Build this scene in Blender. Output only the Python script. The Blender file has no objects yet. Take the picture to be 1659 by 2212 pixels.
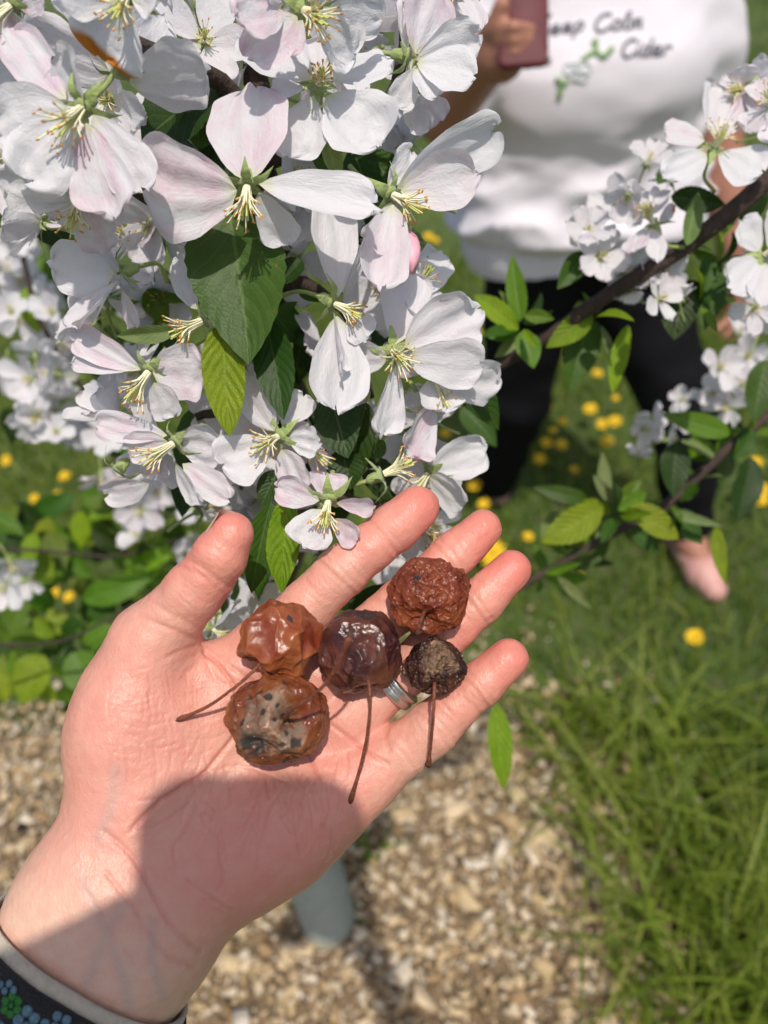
import bpy, math, random
import numpy as np
from mathutils import Matrix, Vector, Quaternion
from mathutils.bvhtree import BVHTree

random.seed(7)
RNG = np.random.default_rng(7)
SC = bpy.context.scene
COL = SC.collection
PI = math.pi

# ------------------------------------------------------------------ camera
# The photographs' grid used for reading positions is 1659 x 2212 units wide.
CX, CY, F = 829.5, 1106.0, 1660.0
TILT, ROLL, CAM_H = math.radians(40), math.radians(8), 1.5
_f = np.array([0, math.cos(TILT), -math.sin(TILT)])
_r0 = np.array([1.0, 0, 0])
_u0 = np.array([0, math.sin(TILT), math.cos(TILT)])
CR = _r0 * math.cos(ROLL) - _u0 * math.sin(ROLL)
CU = _u0 * math.cos(ROLL) + _r0 * math.sin(ROLL)
CB = -_f
M3 = np.stack([CR, CU, CB], axis=1)          # camera axes as columns
C0 = np.array([0, 0, CAM_H])
cam = bpy.data.cameras.new('camera')
camo = bpy.data.objects.new('camera', cam)
COL.objects.link(camo)
mw = Matrix.Identity(4)
for i in range(3):
    for j in range(3):
        mw[i][j] = M3[i, j]
    mw[i][3] = C0[i]
camo.matrix_world = mw
cam.sensor_fit = 'HORIZONTAL'
cam.sensor_width = 24.0
cam.lens = 24.0 * F / 1659.0
cam.clip_start = 0.01
cam.clip_end = 400
cam.dof.use_dof = True
cam.dof.focus_distance = 0.268
cam.dof.aperture_fstop = 6.8
SC.camera = camo

# ------------------------------------------------------------------ sky, sun, exposure
SUN_CAM = np.array([0.02, 0.42, 0.90])
SUN_CAM /= np.linalg.norm(SUN_CAM)
SUN = M3 @ SUN_CAM                            # direction towards the sun
elev = math.asin(SUN[2])
azim = math.atan2(SUN[0], SUN[1])
world = bpy.data.worlds.new('World')
SC.world = world
world.use_nodes = True
wn = world.node_tree
wn.nodes.clear()
sky = wn.nodes.new('ShaderNodeTexSky')
sky.sky_type = 'NISHITA'
sky.sun_disc = False
sky.sun_elevation = elev
sky.sun_rotation = azim
sky.dust_density = 3.0
sky.ozone_density = 0.6
bgn = wn.nodes.new('ShaderNodeBackground')
bgn.inputs['Strength'].default_value = 0.13
won = wn.nodes.new('ShaderNodeOutputWorld')
wn.links.new(sky.outputs[0], bgn.inputs[0])
wn.links.new(bgn.outputs[0], won.inputs[0])
sl = bpy.data.lights.new('sun', 'SUN')
sl.energy = 3.9
sl.angle = math.radians(1.0)
sl.color = (1.0, 0.93, 0.82)
slo = bpy.data.objects.new('sun', sl)
COL.objects.link(slo)
slo.rotation_euler = Vector(SUN).to_track_quat('Z', 'Y').to_euler()
SC.view_settings.view_transform = 'Standard'
SC.view_settings.look = 'None'
SC.view_settings.exposure = -0.14
SC.view_settings.gamma = 1.0
SC.render.engine = 'CYCLES'
SC.cycles.max_bounces = 6
SC.cycles.transparent_max_bounces = 6
SC.cycles.use_denoising = True


# ------------------------------------------------------------------ coordinates
def cc(px, py, d):
    """grid position and distance along the lens axis -> camera-space point"""
    return np.array([(px - CX) / F * d, -(py - CY) / F * d, -d])


def c2w(v):
    return np.asarray(v) @ M3.T + C0


def w2c(v):
    return (np.asarray(v) - C0) @ M3


def P(px, py, d):
    return c2w(cc(px, py, d))


def ray(px, py):
    return M3 @ np.array([(px - CX) / F, -(py - CY) / F, -1.0])


def ground(px, py, z=0.0):
    r = ray(px, py)
    return C0 + r * ((z - CAM_H) / r[2])


def onY(px, py, y):
    r = ray(px, py)
    return C0 + r * (y / r[1])


def zone(x0, y0, w):
    s = w / 1659.0 * 0.54

    def f(x, y):
        return x0 * 0.54 + x * s, y0 * 0.54 + y * s
    f.s = s
    return f


Z0 = zone(0, 0, 3072)
Z0.s = 1.0
Z1 = zone(0, 0, 1100)
Z2 = zone(900, 0, 1200)
Z3 = zone(1800, 0, 1272)
Z4 = zone(0, 900, 1100)
Z5 = zone(900, 800, 1200)
Z6 = zone(1800, 1100, 1272)
Z8 = zone(700, 1900, 1500)
Z9 = zone(700, 1800, 800)
ID = lambda x, y: (x, y)
ID.s = 1.0

# ------------------------------------------------------------------ noise
_perm = np.random.default_rng(3).permutation(256)
_perm = np.concatenate([_perm, _perm])
_grad = np.random.default_rng(4).normal(size=(256, 3))
_grad /= np.linalg.norm(_grad, axis=1)[:, None]


def perlin(p):
    p = np.asarray(p, float)
    i = np.floor(p).astype(int)
    f = p - i
    u = f * f * f * (f * (f * 6 - 15) + 10)
    out = np.zeros(len(p))
    for dx in (0, 1):
        for dy in (0, 1):
            for dz in (0, 1):
                h = _perm[(_perm[(_perm[(i[:, 0] + dx) & 255] + i[:, 1] + dy) & 255] + i[:, 2] + dz) & 255]
                g = _grad[h]
                dot = g[:, 0] * (f[:, 0] - dx) + g[:, 1] * (f[:, 1] - dy) + g[:, 2] * (f[:, 2] - dz)
                w = (u[:, 0] if dx else 1 - u[:, 0]) * (u[:, 1] if dy else 1 - u[:, 1]) * (u[:, 2] if dz else 1 - u[:, 2])
                out += w * dot
    return out * 1.6


def fbm(p, o=3):
    r = np.zeros(len(p))
    a = 1.0
    for k in range(o):
        r += a * perlin(p * (2.0 ** k) + 17.3 * k)
        a *= 0.5
    return r


def voro(p, seed=0, edge=True):
    """cell distances F1, F2 for 3D points, one feature point per unit cell"""
    i = np.floor(p).astype(int)
    f1 = np.full(len(p), 9.0)
    f2 = np.full(len(p), 9.0)
    for dx in (-1, 0, 1):
        for dy in (-1, 0, 1):
            for dz in (-1, 0, 1):
                c = i + np.array([dx, dy, dz])
                h = _perm[(_perm[(_perm[(c[:, 0] + seed) & 255] + c[:, 1]) & 255] + c[:, 2]) & 255]
                q = c + 0.5 + 0.45 * _grad[h]
                d = np.linalg.norm(p - q, axis=1)
                f2 = np.minimum(f2, np.maximum(f1, d))
                f1 = np.minimum(f1, d)
    return f1, f2


# ------------------------------------------------------------------ objects
ORG = {}


def thing(name, loc, label=None, cat=None, group=None, parent=None):
    o = bpy.data.objects.new(name, None)
    o.empty_display_size = 0.01
    COL.objects.link(o)
    loc = np.asarray(loc, float)
    ORG[o] = loc
    if parent is not None:
        o.parent = parent
        o.location = loc - ORG[parent]
    else:
        o.location = loc
    tag(o, label, cat, group)
    return o


def tag(o, label=None, cat=None, group=None, kind=None):
    if label:
        o['label'] = label
    if cat:
        o['category'] = cat
    if group:
        o['group'] = group
    if kind:
        o['kind'] = kind
    return o


def mesh_data(name, v, faces, mats, smooth=True, uv=None, fmat=None, attrs=None):
    """faces: (n,4) or (n,3) int array, or list of arrays of either"""
    me = bpy.data.meshes.new(name)
    v = np.asarray(v, np.float32)
    if not isinstance(faces, list):
        faces = [faces]
    faces = [np.asarray(f, np.int32) for f in faces if len(f)]
    nl = sum(f.size for f in faces)
    nf = sum(len(f) for f in faces)
    me.vertices.add(len(v))
    me.vertices.foreach_set('co', v.ravel())
    me.loops.add(nl)
    li = np.concatenate([f.ravel() for f in faces])
    me.loops.foreach_set('vertex_index', li)
    me.polygons.add(nf)
    tot = np.concatenate([np.full(len(f), f.shape[1], np.int32) for f in faces])
    st = np.concatenate([[0], np.cumsum(tot)[:-1]]).astype(np.int32)
    me.polygons.foreach_set('loop_start', st)
    me.polygons.foreach_set('loop_total', tot)
    if smooth is True:
        me.polygons.foreach_set('use_smooth', np.ones(nf, bool))
    if fmat is not None:
        me.polygons.foreach_set('material_index', np.asarray(fmat, np.int32))
    for m in (mats if isinstance(mats, (list, tuple)) else [mats]):
        me.materials.append(m)
    if uv is not None:
        l = me.uv_layers.new(name='UVMap')
        l.data.foreach_set('uv', np.asarray(uv, np.float32)[li].ravel())
    if attrs:
        for k, a in attrs.items():
            at = me.attributes.new(k, 'FLOAT', 'POINT')
            at.data.foreach_set('value', np.asarray(a, np.float32))
    me.update(calc_edges=True)
    return me


def put(name, v, faces, mats, parent=None, origin=None, **kw):
    """world-space vertices -> object with its own origin, child of parent"""
    v = np.asarray(v, float)
    if origin is None:
        origin = v.mean(axis=0)
    origin = np.asarray(origin, float)
    me = mesh_data(name, v - origin, faces, mats, **kw)
    o = bpy.data.objects.new(name, me)
    COL.objects.link(o)
    ORG[o] = origin
    if parent is not None:
        o.parent = parent
        o.location = origin - ORG[parent]
    else:
        o.location = origin
    return o


class MB:
    """collects pieces of one mesh"""

    def __init__(s):
        s.v, s.q, s.t, s.qm, s.tm, s.n = [], [], [], [], [], 0

    def add(s, v, f, m=0):
        f = np.asarray(f, int)
        s.v.append(np.asarray(v, float))
        if f.shape[1] == 4:
            s.q.append(f + s.n)
            s.qm.append(np.full(len(f), m))
        else:
            s.t.append(f + s.n)
            s.tm.append(np.full(len(f), m))
        s.n += len(v)

    def put(s, name, mats, parent=None, origin=None, **kw):
        fs, fm = [], []
        if s.q:
            fs.append(np.concatenate(s.q))
            fm.append(np.concatenate(s.qm))
        if s.t:
            fs.append(np.concatenate(s.t))
            fm.append(np.concatenate(s.tm))
        return put(name, np.concatenate(s.v), fs, mats, parent, origin, fmat=np.concatenate(fm), **kw)


def nrm(v):
    v = np.asarray(v, float)
    return v / max(1e-12, np.linalg.norm(v))


def spline(pts, n):
    """Catmull-Rom through points"""
    pts = np.asarray(pts, float)
    if len(pts) == 2:
        t = np.linspace(0, 1, n)[:, None]
        return pts[0] * (1 - t) + pts[1] * t
    q = np.vstack([2 * pts[0] - pts[1], pts, 2 * pts[-1] - pts[-2]])
    out = []
    for s in np.linspace(0, len(pts) - 1 - 1e-9, n):
        i = int(s)
        t = s - i
        a, b, c, d = q[i], q[i + 1], q[i + 2], q[i + 3]
        out.append(0.5 * (2 * b + (c - a) * t + (2 * a - 5 * b + 4 * c - d) * t * t + (3 * b - a - 3 * c + d) * t ** 3))
    return np.array(out)


def tube(pts, rad, seg=8, cap=True):
    pts = np.asarray(pts, float)
    n = len(pts)
    rad = np.interp(np.linspace(0, 1, n), np.linspace(0, 1, len(rad)), rad) if np.ndim(rad) else np.full(n, rad)
    tg = np.gradient(pts, axis=0)
    tg /= np.maximum(1e-12, np.linalg.norm(tg, axis=1))[:, None]
    a = np.array([0.3, 0.2, 1.0]) if abs(tg[0][2]) < 0.9 else np.array([1.0, 0.1, 0])
    x = nrm(np.cross(tg[0], a))
    vs = []
    th = np.arange(seg) * 2 * PI / seg
    for i in range(n):
        x = nrm(x - tg[i] * (x @ tg[i]))
        y = np.cross(tg[i], x)
        vs.append(pts[i] + rad[i] * (np.cos(th)[:, None] * x + np.sin(th)[:, None] * y))
    v = np.concatenate(vs)
    i, j = np.meshgrid(np.arange(n - 1), np.arange(seg), indexing='ij')
    j2 = (j + 1) % seg
    f = np.stack([i * seg + j, i * seg + j2, (i + 1) * seg + j2, (i + 1) * seg + j], -1).reshape(-1, 4)
    if cap:
        v = np.vstack([v, pts[0], pts[-1]])
        k = n * seg
        jj = np.arange(seg)
        t0 = np.stack([np.full(seg, k), (jj + 1) % seg, jj, jj], -1)
        e = (n - 1) * seg
        t1 = np.stack([np.full(seg, k + 1), e + jj, e + (jj + 1) % seg, e + (jj + 1) % seg], -1)
        f3 = np.vstack([t0, t1])[:, :3]
        return v, f, f3
    return v, f, np.zeros((0, 3), int)


def add_tube(mb, pts, rad, seg=8, m=0, cap=True):
    v, f, f3 = tube(pts, rad, seg, cap)
    n0 = mb.n
    mb.add(v, f, m)
    if len(f3):
        mb.t.append(f3 + n0)
        mb.tm.append(np.full(len(f3), m))


def ball(c, r, nu=8, nv=6, axes=None):
    """ellipsoid, r = 3 radii along axes columns"""
    r = np.array([r, r, r]) if np.ndim(r) == 0 else np.asarray(r)
    A = np.eye(3) if axes is None else np.asarray(axes)
    vs = [[0, 0, 1]]
    for i in range(1, nv):
        a = PI * i / nv
        for j in range(nu):
            b = 2 * PI * j / nu
            vs.append([math.sin(a) * math.cos(b), math.sin(a) * math.sin(b), math.cos(a)])
    vs.append([0, 0, -1])
    v = (np.array(vs) * r) @ A.T + np.asarray(c)
    t = []
    for j in range(nu):
        t.append([0, 1 + j, 1 + (j + 1) % nu])
    for i in range(nv - 2):
        for j in range(nu):
            a, b = 1 + i * nu + j, 1 + i * nu + (j + 1) % nu
            t += [[a, a + nu, b + nu], [a, b + nu, b]]
    k = 1 + (nv - 1) * nu
    for j in range(nu):
        t.append([k, 1 + (nv - 2) * nu + (j + 1) % nu, 1 + (nv - 2) * nu + j])
    return v, np.array(t)


def frame(y, nhint):
    """columns x, y, z with z near nhint"""
    y = nrm(y)
    z = np.asarray(nhint, float) - y * (np.asarray(nhint) @ y)
    if np.linalg.norm(z) < 1e-6:
        z = np.cross(y, [0.3, 0.5, 0.8])
    z = nrm(z)
    return np.stack([np.cross(y, z), y, z], 1)


# ------------------------------------------------------------------ signed distance fields
def smin(a, b, k):
    h = np.maximum(k - np.abs(a - b), 0) / k
    return np.minimum(a, b) - h * h * k * 0.25


class SDF:
    def __init__(s, lo, hi, h, A=None):
        s.lo, s.h = np.asarray(lo, float), h
        s.n = np.ceil((np.asarray(hi) - s.lo) / h).astype(int) + 1
        s.A = np.eye(3) if A is None else A      # columns: grid axes in outer space
        s.ax = [(s.lo[i] + h * np.arange(s.n[i])).astype(np.float32) for i in range(3)]

    def new(s):
        return np.full(tuple(s.n), 0.05, np.float32)

    def cone(s, D, a, b, r1, r2, k, flat=None, fs=1.0):
        """smooth-union of a tapered capsule into D"""
        a, b = np.asarray(a) @ s.A, np.asarray(b) @ s.A
        m = max(r1, r2) * max(1, 1 / fs) + k + 2 * s.h
        lo = np.minimum(a, b) - m
        hi = np.maximum(a, b) + m
        i0 = np.maximum(0, np.floor((lo - s.lo) / s.h).astype(int))
        i1 = np.minimum(s.n, np.ceil((hi - s.lo) / s.h).astype(int) + 1)
        if np.any(i1 <= i0):
            return
        X = s.ax[0][i0[0]:i1[0], None, None] - a[0]
        Y = s.ax[1][None, i0[1]:i1[1], None] - a[1]
        Z = s.ax[2][None, None, i0[2]:i1[2]] - a[2]
        ba = b - a
        l2 = max(1e-12, ba @ ba)
        t = np.clip((X * ba[0] + Y * ba[1] + Z * ba[2]) / l2, 0, 1)
        dx, dy, dz = X - t * ba[0], Y - t * ba[1], Z - t * ba[2]
        q = dx * dx + dy * dy + dz * dz
        if flat is not None:
            fl = nrm(np.asarray(flat) @ s.A)
            c = dx * fl[0] + dy * fl[1] + dz * fl[2]
            q = q + c * c * (fs * fs - 1)
        d = np.sqrt(q) - (r1 + (r2 - r1) * t)
        sl_ = tuple(slice(i0[i], i1[i]) for i in range(3))
        D[sl_] = smin(D[sl_], d.astype(np.float32), k)

    def plane(s, D, p, n):
        """keep the side where (x-p).n < 0"""
        p, n = np.asarray(p) @ s.A, nrm(np.asarray(n) @ s.A)
        d = (s.ax[0][:, None, None] - p[0]) * n[0] + (s.ax[1][None, :, None] - p[1]) * n[1] + (s.ax[2][None, None, :] - p[2]) * n[2]
        return np.maximum(D, d.astype(np.float32))

    def mesh(s, D, smooth=2):
        ins = D < 0
        c = [ins[i:i + ins.shape[0] - 1, j:j + ins.shape[1] - 1, k:k + ins.shape[2] - 1]
             for i in (0, 1) for j in (0, 1) for k in (0, 1)]
        allin = c[0].copy()
        anyin = c[0].copy()
        for x in c[1:]:
            allin &= x
            anyin |= x
        act = anyin & ~allin
        idx = np.argwhere(act)
        ids = np.full(act.shape, -1, np.int32)
        ids[tuple(idx.T)] = np.arange(len(idx))
        offs = np.array([(i, j, k) for i in (0, 1) for j in (0, 1) for k in (0, 1)])
        vals = np.stack([D[tuple((idx + o).T)] for o in offs], 1)
        acc = np.zeros((len(idx), 3))
        cnt = np.zeros(len(idx))
        for a in range(8):
            for b in range(a + 1, 8):
                if np.abs(offs[a] - offs[b]).sum() != 1:
                    continue
                va, vb = vals[:, a], vals[:, b]
                m = (va < 0) != (vb < 0)
                t = np.where(m, va / np.where(m, va - vb, 1), 0)
                pt = offs[a] + t[:, None] * (offs[b] - offs[a])
                acc += pt * m[:, None]
                cnt += m
        v = (idx + acc / cnt[:, None]) * s.h + s.lo
        faces = []
        for ax in range(3):
            u, w = (ax + 1) % 3, (ax + 2) % 3
            sa = [slice(None)] * 3
            sb = [slice(None)] * 3
            sa[ax] = slice(0, -1)
            sb[ax] = slice(1, None)
            for q in (u, w):
                sa[q] = slice(1, -1)
                sb[q] = slice(1, -1)
            A_, B_ = ins[tuple(sa)], ins[tuple(sb)]
            for m, flip in ((A_ & ~B_, False), (~A_ & B_, True)):
                e = np.argwhere(m)
                if not len(e):
                    continue
                e[:, u] += 1
                e[:, w] += 1
                du = np.zeros(3, int)
                dw = np.zeros(3, int)
                du[u] = 1
                dw[w] = 1
                q = [ids[tuple((e - du - dw).T)], ids[tuple((e - dw).T)], ids[tuple(e.T)], ids[tuple((e - du).T)]]
                f = np.stack(q if not flip else q[::-1], 1)
                faces.append(f)
        f = np.concatenate(faces)
        f = f[(f >= 0).all(1)]
        v = v @ s.A.T
        for _ in range(smooth):
            v = relax(v, f, 0.5)
        return v, f


def relax(v, f, w):
    acc = np.zeros_like(v)
    cnt = np.zeros(len(v))
    for i in range(4):
        a, b = f[:, i], f[:, (i + 1) % 4]
        for x, y in ((a, b), (b, a)):
            for k in range(3):
                acc[:, k] += np.bincount(x, v[y, k], len(v))
            cnt += np.bincount(x, None, len(v))
    return v * (1 - w) + w * acc / np.maximum(cnt, 1)[:, None]


def vnormals(v, f):
    n = np.cross(v[f[:, 2]] - v[f[:, 0]], v[f[:, 3]] - v[f[:, 1]])
    out = np.zeros_like(v)
    for i in range(4):
        for k in range(3):
            out[:, k] += np.bincount(f[:, i], n[:, k], len(v))
    return out / np.maximum(1e-12, np.linalg.norm(out, axis=1))[:, None]


# ------------------------------------------------------------------ materials
class NT:
    def __init__(s, name):
        s.m = bpy.data.materials.new(name)
        s.m.use_nodes = True
        s.t = s.m.node_tree
        s.t.nodes.clear()
        s.out = s.t.nodes.new('ShaderNodeOutputMaterial')

    def n(s, typ, ins=None, **kw):
        nd = s.t.nodes.new('ShaderNode' + typ)
        for k, v in kw.items():
            setattr(nd, k, v)
        for k, v in (ins or {}).items():
            s.set(nd.inputs[k], v)
        return nd

    def set(s, sock, v):
        if isinstance(v, bpy.types.NodeSocket):
            s.t.links.new(v, sock)
        elif isinstance(v, bpy.types.Node):
            s.t.links.new(v.outputs[0], sock)
        else:
            if isinstance(v, (tuple, list)) and len(v) == 3 and sock.type == 'RGBA':
                v = (*v, 1)
            sock.default_value = v

    def mix(s, f, a, b, mode='MIX'):
        nd = s.t.nodes.new('ShaderNodeMix')
        nd.data_type = 'RGBA'
        nd.blend_type = mode
        s.set(nd.inputs[0], f)
        s.set(nd.inputs[6], a)
        s.set(nd.inputs[7], b)
        return nd.outputs[2]

    def math(s, op, a, b=0.0, c=0.0):
        nd = s.t.nodes.new('ShaderNodeMath')
        nd.operation = op
        s.set(nd.inputs[0], a)
        s.set(nd.inputs[1], b)
        if op in ('MULTIPLY_ADD', 'SMOOTH_MIN', 'COMPARE'):
            s.set(nd.inputs[2], c)
        return nd.outputs[0]

    def ramp(s, f, stops):
        nd = s.t.nodes.new('ShaderNodeValToRGB')
        s.set(nd.inputs[0], f)
        e = nd.color_ramp.elements
        while len(e) < len(stops):
            e.new(0.5)
        for el, (p, c) in zip(e, stops):
            el.position = p
            el.color = c if len(c) == 4 else (*c, 1)
        return nd.outputs[0]

    def maprange(s, v, a, b, c=0.0, d=1.0):
        nd = s.t.nodes.new('ShaderNodeMapRange')
        s.set(nd.inputs[0], v)
        for i, x in enumerate((a, b, c, d)):
            nd.inputs[i + 1].default_value = x
        return nd.outputs[0]

    def attr(s, name):
        return s.n('Attribute', attribute_name=name).outputs['Fac']

    def bump(s, h, strength, dist, normal=None):
        nd = s.n('Bump', {'Strength': strength, 'Distance': dist, 'Height': h})
        if normal is not None:
            s.set(nd.inputs['Normal'], normal)
        return nd.outputs[0]

    def noise(s, scale, detail=3, vec=None, rough=0.5, dist=0.0):
        nd = s.n('TexNoise', {'Scale': scale, 'Detail': detail, 'Roughness': rough, 'Distortion': dist})
        if vec is not None:
            s.set(nd.inputs['Vector'], vec)
        return nd.outputs[0]

    def bsdf(s, **kw):
        nd = s.t.nodes.new('ShaderNodeBsdfPrincipled')
        for k, v in kw.items():
            s.set(nd.inputs[k.replace('_', ' ')], v)
        return nd

    def end(s, sh):
        s.t.links.new(sh.outputs[0] if isinstance(sh, bpy.types.Node) else sh, s.out.inputs[0])
        return s.m


def simple(name, col, rough=0.6, var=0.12, scale=60.0, bump=0.0, bscale=300.0, metal=0.0, sheen=0.0, spec=0.4):
    t = NT(name)
    co = t.n('TexCoord').outputs['Object']
    nz = t.noise(scale, 4, co)
    c = t.mix(nz, tuple(x * (1 - var * 1.6) for x in col), tuple(min(1, x * (1 + var * 1.6)) for x in col))
    b = t.bsdf(Base_Color=c, Roughness=rough, Metallic=metal)
    b.inputs['Specular IOR Level'].default_value = spec
    if sheen:
        b.inputs['Sheen Weight'].default_value = sheen
    if bump:
        t.set(b.inputs['Normal'], t.bump(t.noise(bscale, 4, co), bump, 0.002))
    return t.end(b)


def mat_petal():
    t = NT('petal')
    uv = t.n('UVMap').outputs[0]
    oi = t.n('ObjectInfo')
    sep = t.n('SeparateColor', {0: oi.outputs['Color']})
    pink, brown = sep.outputs[0], sep.outputs[1]
    suv = t.n('SeparateXYZ', {0: uv})
    u, v = suv.outputs[0], suv.outputs[1]
    off = t.math('MULTIPLY', oi.outputs['Random'], 37.0)
    vec = t.n('CombineXYZ', {0: t.math('ADD', u, off), 1: v, 2: off}).outputs[0]
    blotch = t.noise(2.6, 3, vec)
    vein_vec = t.n('CombineXYZ', {0: t.math('MULTIPLY', u, 17.0), 1: t.math('MULTIPLY', v, 2.0), 2: off}).outputs[0]
    vein = t.noise(1.0, 3, vein_vec, 0.6)
    pf = t.math('MULTIPLY', pink, t.maprange(blotch, 0.35, 0.7))
    pf = t.math('MULTIPLY', pf, t.maprange(vein, 0.2, 0.75, 0.45, 1.0))
    col = t.mix(pf, (0.785, 0.785, 0.825), (0.73, 0.45, 0.57))
    col = t.mix(t.maprange(v, 0.16, 0.0), col, (0.72, 0.74, 0.50))
    edge = t.math('MULTIPLY', brown, t.maprange(t.math('ADD', v, t.math('MULTIPLY', blotch, 0.12)), 0.86, 0.96))
    col = t.mix(edge, col, (0.50, 0.19, 0.025))
    fine = t.noise(1.0, 2, t.n('CombineXYZ', {0: t.math('MULTIPLY', u, 40.0), 1: t.math('MULTIPLY', v, 9.0), 2: off}).outputs[0])
    crk = t.noise(1.0, 3, t.n('CombineXYZ', {0: t.math('MULTIPLY', u, 9.0), 1: t.math('MULTIPLY', v, 8.0), 2: off}).outputs[0], 0.55, 0.8)
    hgt = t.math('ADD', t.math('MULTIPLY', vein, 0.42), t.math('ADD', t.math('MULTIPLY', fine, 0.18), t.math('MULTIPLY', crk, 0.75)))
    nm = t.bump(hgt, 0.5, 0.0011)
    b = t.bsdf(Base_Color=col, Roughness=0.5, Normal=nm)
    b.inputs['Specular IOR Level'].default_value = 0.28
    tr = t.n('BsdfTranslucent', {'Color': col, 'Normal': nm})
    return t.end(t.n('MixShader', {0: 0.36, 1: b.outputs[0], 2: tr.outputs[0]}))


def mat_leaf():
    t = NT('leaf')
    uv = t.n('UVMap').outputs[0]
    oi = t.n('ObjectInfo')
    suv = t.n('SeparateXYZ', {0: uv})
    u, v = suv.outputs[0], suv.outputs[1]
    au = t.math('ABSOLUTE', t.math('SUBTRACT', u, 0.5))
    off = t.math('MULTIPLY', oi.outputs['Random'], 31.0)
    ph = t.math('SUBTRACT', t.math('MULTIPLY', v, 8.0), t.math('MULTIPLY', au, 5.0))
    wig = t.noise(3.0, 2, t.n('CombineXYZ', {0: t.math('ADD', u, off), 1: v, 2: off}).outputs[0])
    ph = t.math('ADD', ph, t.math('MULTIPLY', wig, 0.8))
    tri = t.math('ABSOLUTE', t.math('SUBTRACT', t.math('FRACT', ph), 0.5))       # 0.5 on a vein
    side = t.maprange(tri, 0.455, 0.5)
    mid = t.maprange(au, 0.03, 0.0)
    vein = t.math('MAXIMUM', t.math('MULTIPLY', side, 0.55), mid)
    net = t.n('TexVoronoi', {'Vector': t.n('CombineXYZ', {0: t.math('MULTIPLY', u, 14.0), 1: t.math('MULTIPLY', v, 30.0), 2: off}).outputs[0], 'Scale': 1.0}, feature='DISTANCE_TO_EDGE').outputs[0]
    blotch = t.noise(3.0, 4, t.n('CombineXYZ', {0: t.math('ADD', u, off), 1: t.math('MULTIPLY', v, 2.0), 2: off}).outputs[0])
    base = t.mix(t.maprange(blotch, 0.3, 0.75, 0, 0.65), oi.outputs['Color'], t.mix(1.0, oi.outputs['Color'], (0.5, 0.62, 0.5), 'MULTIPLY'))
    col = t.mix(t.math('MULTIPLY', vein, 0.26), base, t.mix(0.5, oi.outputs['Color'], (0.42, 0.55, 0.22)))
    ble = t.noise(5.5, 2, t.n('CombineXYZ', {0: t.math('ADD', t.math('MULTIPLY', u, 1.3), off), 1: t.math('MULTIPLY', v, 2.2), 2: t.math('ADD', off, 4.0)}).outputs[0])
    col = t.mix(t.maprange(ble, .70, .74, 0, .6), col, (0.16, 0.10, 0.03))
    hgt = t.math('ADD', t.math('MULTIPLY', tri, -1.6), t.math('MULTIPLY', t.math('MINIMUM', net, 0.25), 0.9))
    nm = t.bump(hgt, t.math('MULTIPLY', oi.outputs['Alpha'], 0.75), 0.0016)
    b = t.bsdf(Base_Color=col, Roughness=0.46, Normal=nm)
    b.inputs['Specular IOR Level'].default_value = 0.24
    tr = t.n('BsdfTranslucent', {'Color': t.mix(1.0, col, (1.5, 1.7, 0.55), 'MULTIPLY'), 'Normal': nm})
    return t.end(t.n('MixShader', {0: 0.22, 1: b.outputs[0], 2: tr.outputs[0]}))


def mat_skin(name, a, flush, pale, sss=0.18):
    t = NT(name)
    co = t.n('TexCoord').outputs['Object']
    fl = t.attr('flush')
    pl = t.attr('pale')
    cr = t.attr('crease')
    bl = t.noise(55, 4, co)
    bl2 = t.noise(260, 3, co)
    ff = t.math('MULTIPLY', fl, t.maprange(bl, 0.25, 0.7, 0.65, 1.1))
    col = t.mix(ff, a, flush)
    col = t.mix(pl, col, pale)
    col = t.mix(t.maprange(bl2, 0.35, 0.75, 0.0, 0.22), col, tuple(x * y for x, y in zip(flush, (1.0, 0.9, 0.9))))
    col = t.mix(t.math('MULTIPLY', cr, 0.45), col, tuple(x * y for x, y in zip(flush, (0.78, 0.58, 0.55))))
    col = t.mix(t.math('MULTIPLY', t.attr('vein'), 0.30), col, (0.34, 0.30, 0.30))
    cell = t.n('TexVoronoi', {'Scale': 900.0, 'Vector': co}, feature='DISTANCE_TO_EDGE').outputs[0]
    st = t.n('Mapping', {'Vector': co, 'Rotation': (0.2, 0.3, 0.85), 'Scale': (1.0, 0.22, 1.0)}).outputs[0]
    ln = t.noise(1500, 2, st)
    st2 = t.n('Mapping', {'Vector': co, 'Rotation': (0.2, 0.3, -0.3), 'Scale': (1.0, 0.16, 1.0)}).outputs[0]
    ln2 = t.noise(900, 2, st2, 0.6, 0.4)
    h = t.math('ADD', t.math('MULTIPLY', t.math('MINIMUM', cell, 0.18), 0.9), t.math('ADD', t.math('MULTIPLY', ln, 0.8), t.math('MULTIPLY', ln2, 1.1)))
    nm = t.bump(h, 0.48, 0.00036)
    b = t.bsdf(Base_Color=col, Roughness=t.maprange(bl, 0.3, 0.7, 0.34, 0.46), Normal=nm)
    b.inputs['Specular IOR Level'].default_value = 0.42
    b.inputs['Subsurface Weight'].default_value = sss
    b.inputs['Subsurface Radius'].default_value = (1.0, 0.35, 0.2)
    b.inputs['Subsurface Scale'].default_value = 0.004
    return t.end(b)


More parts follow.
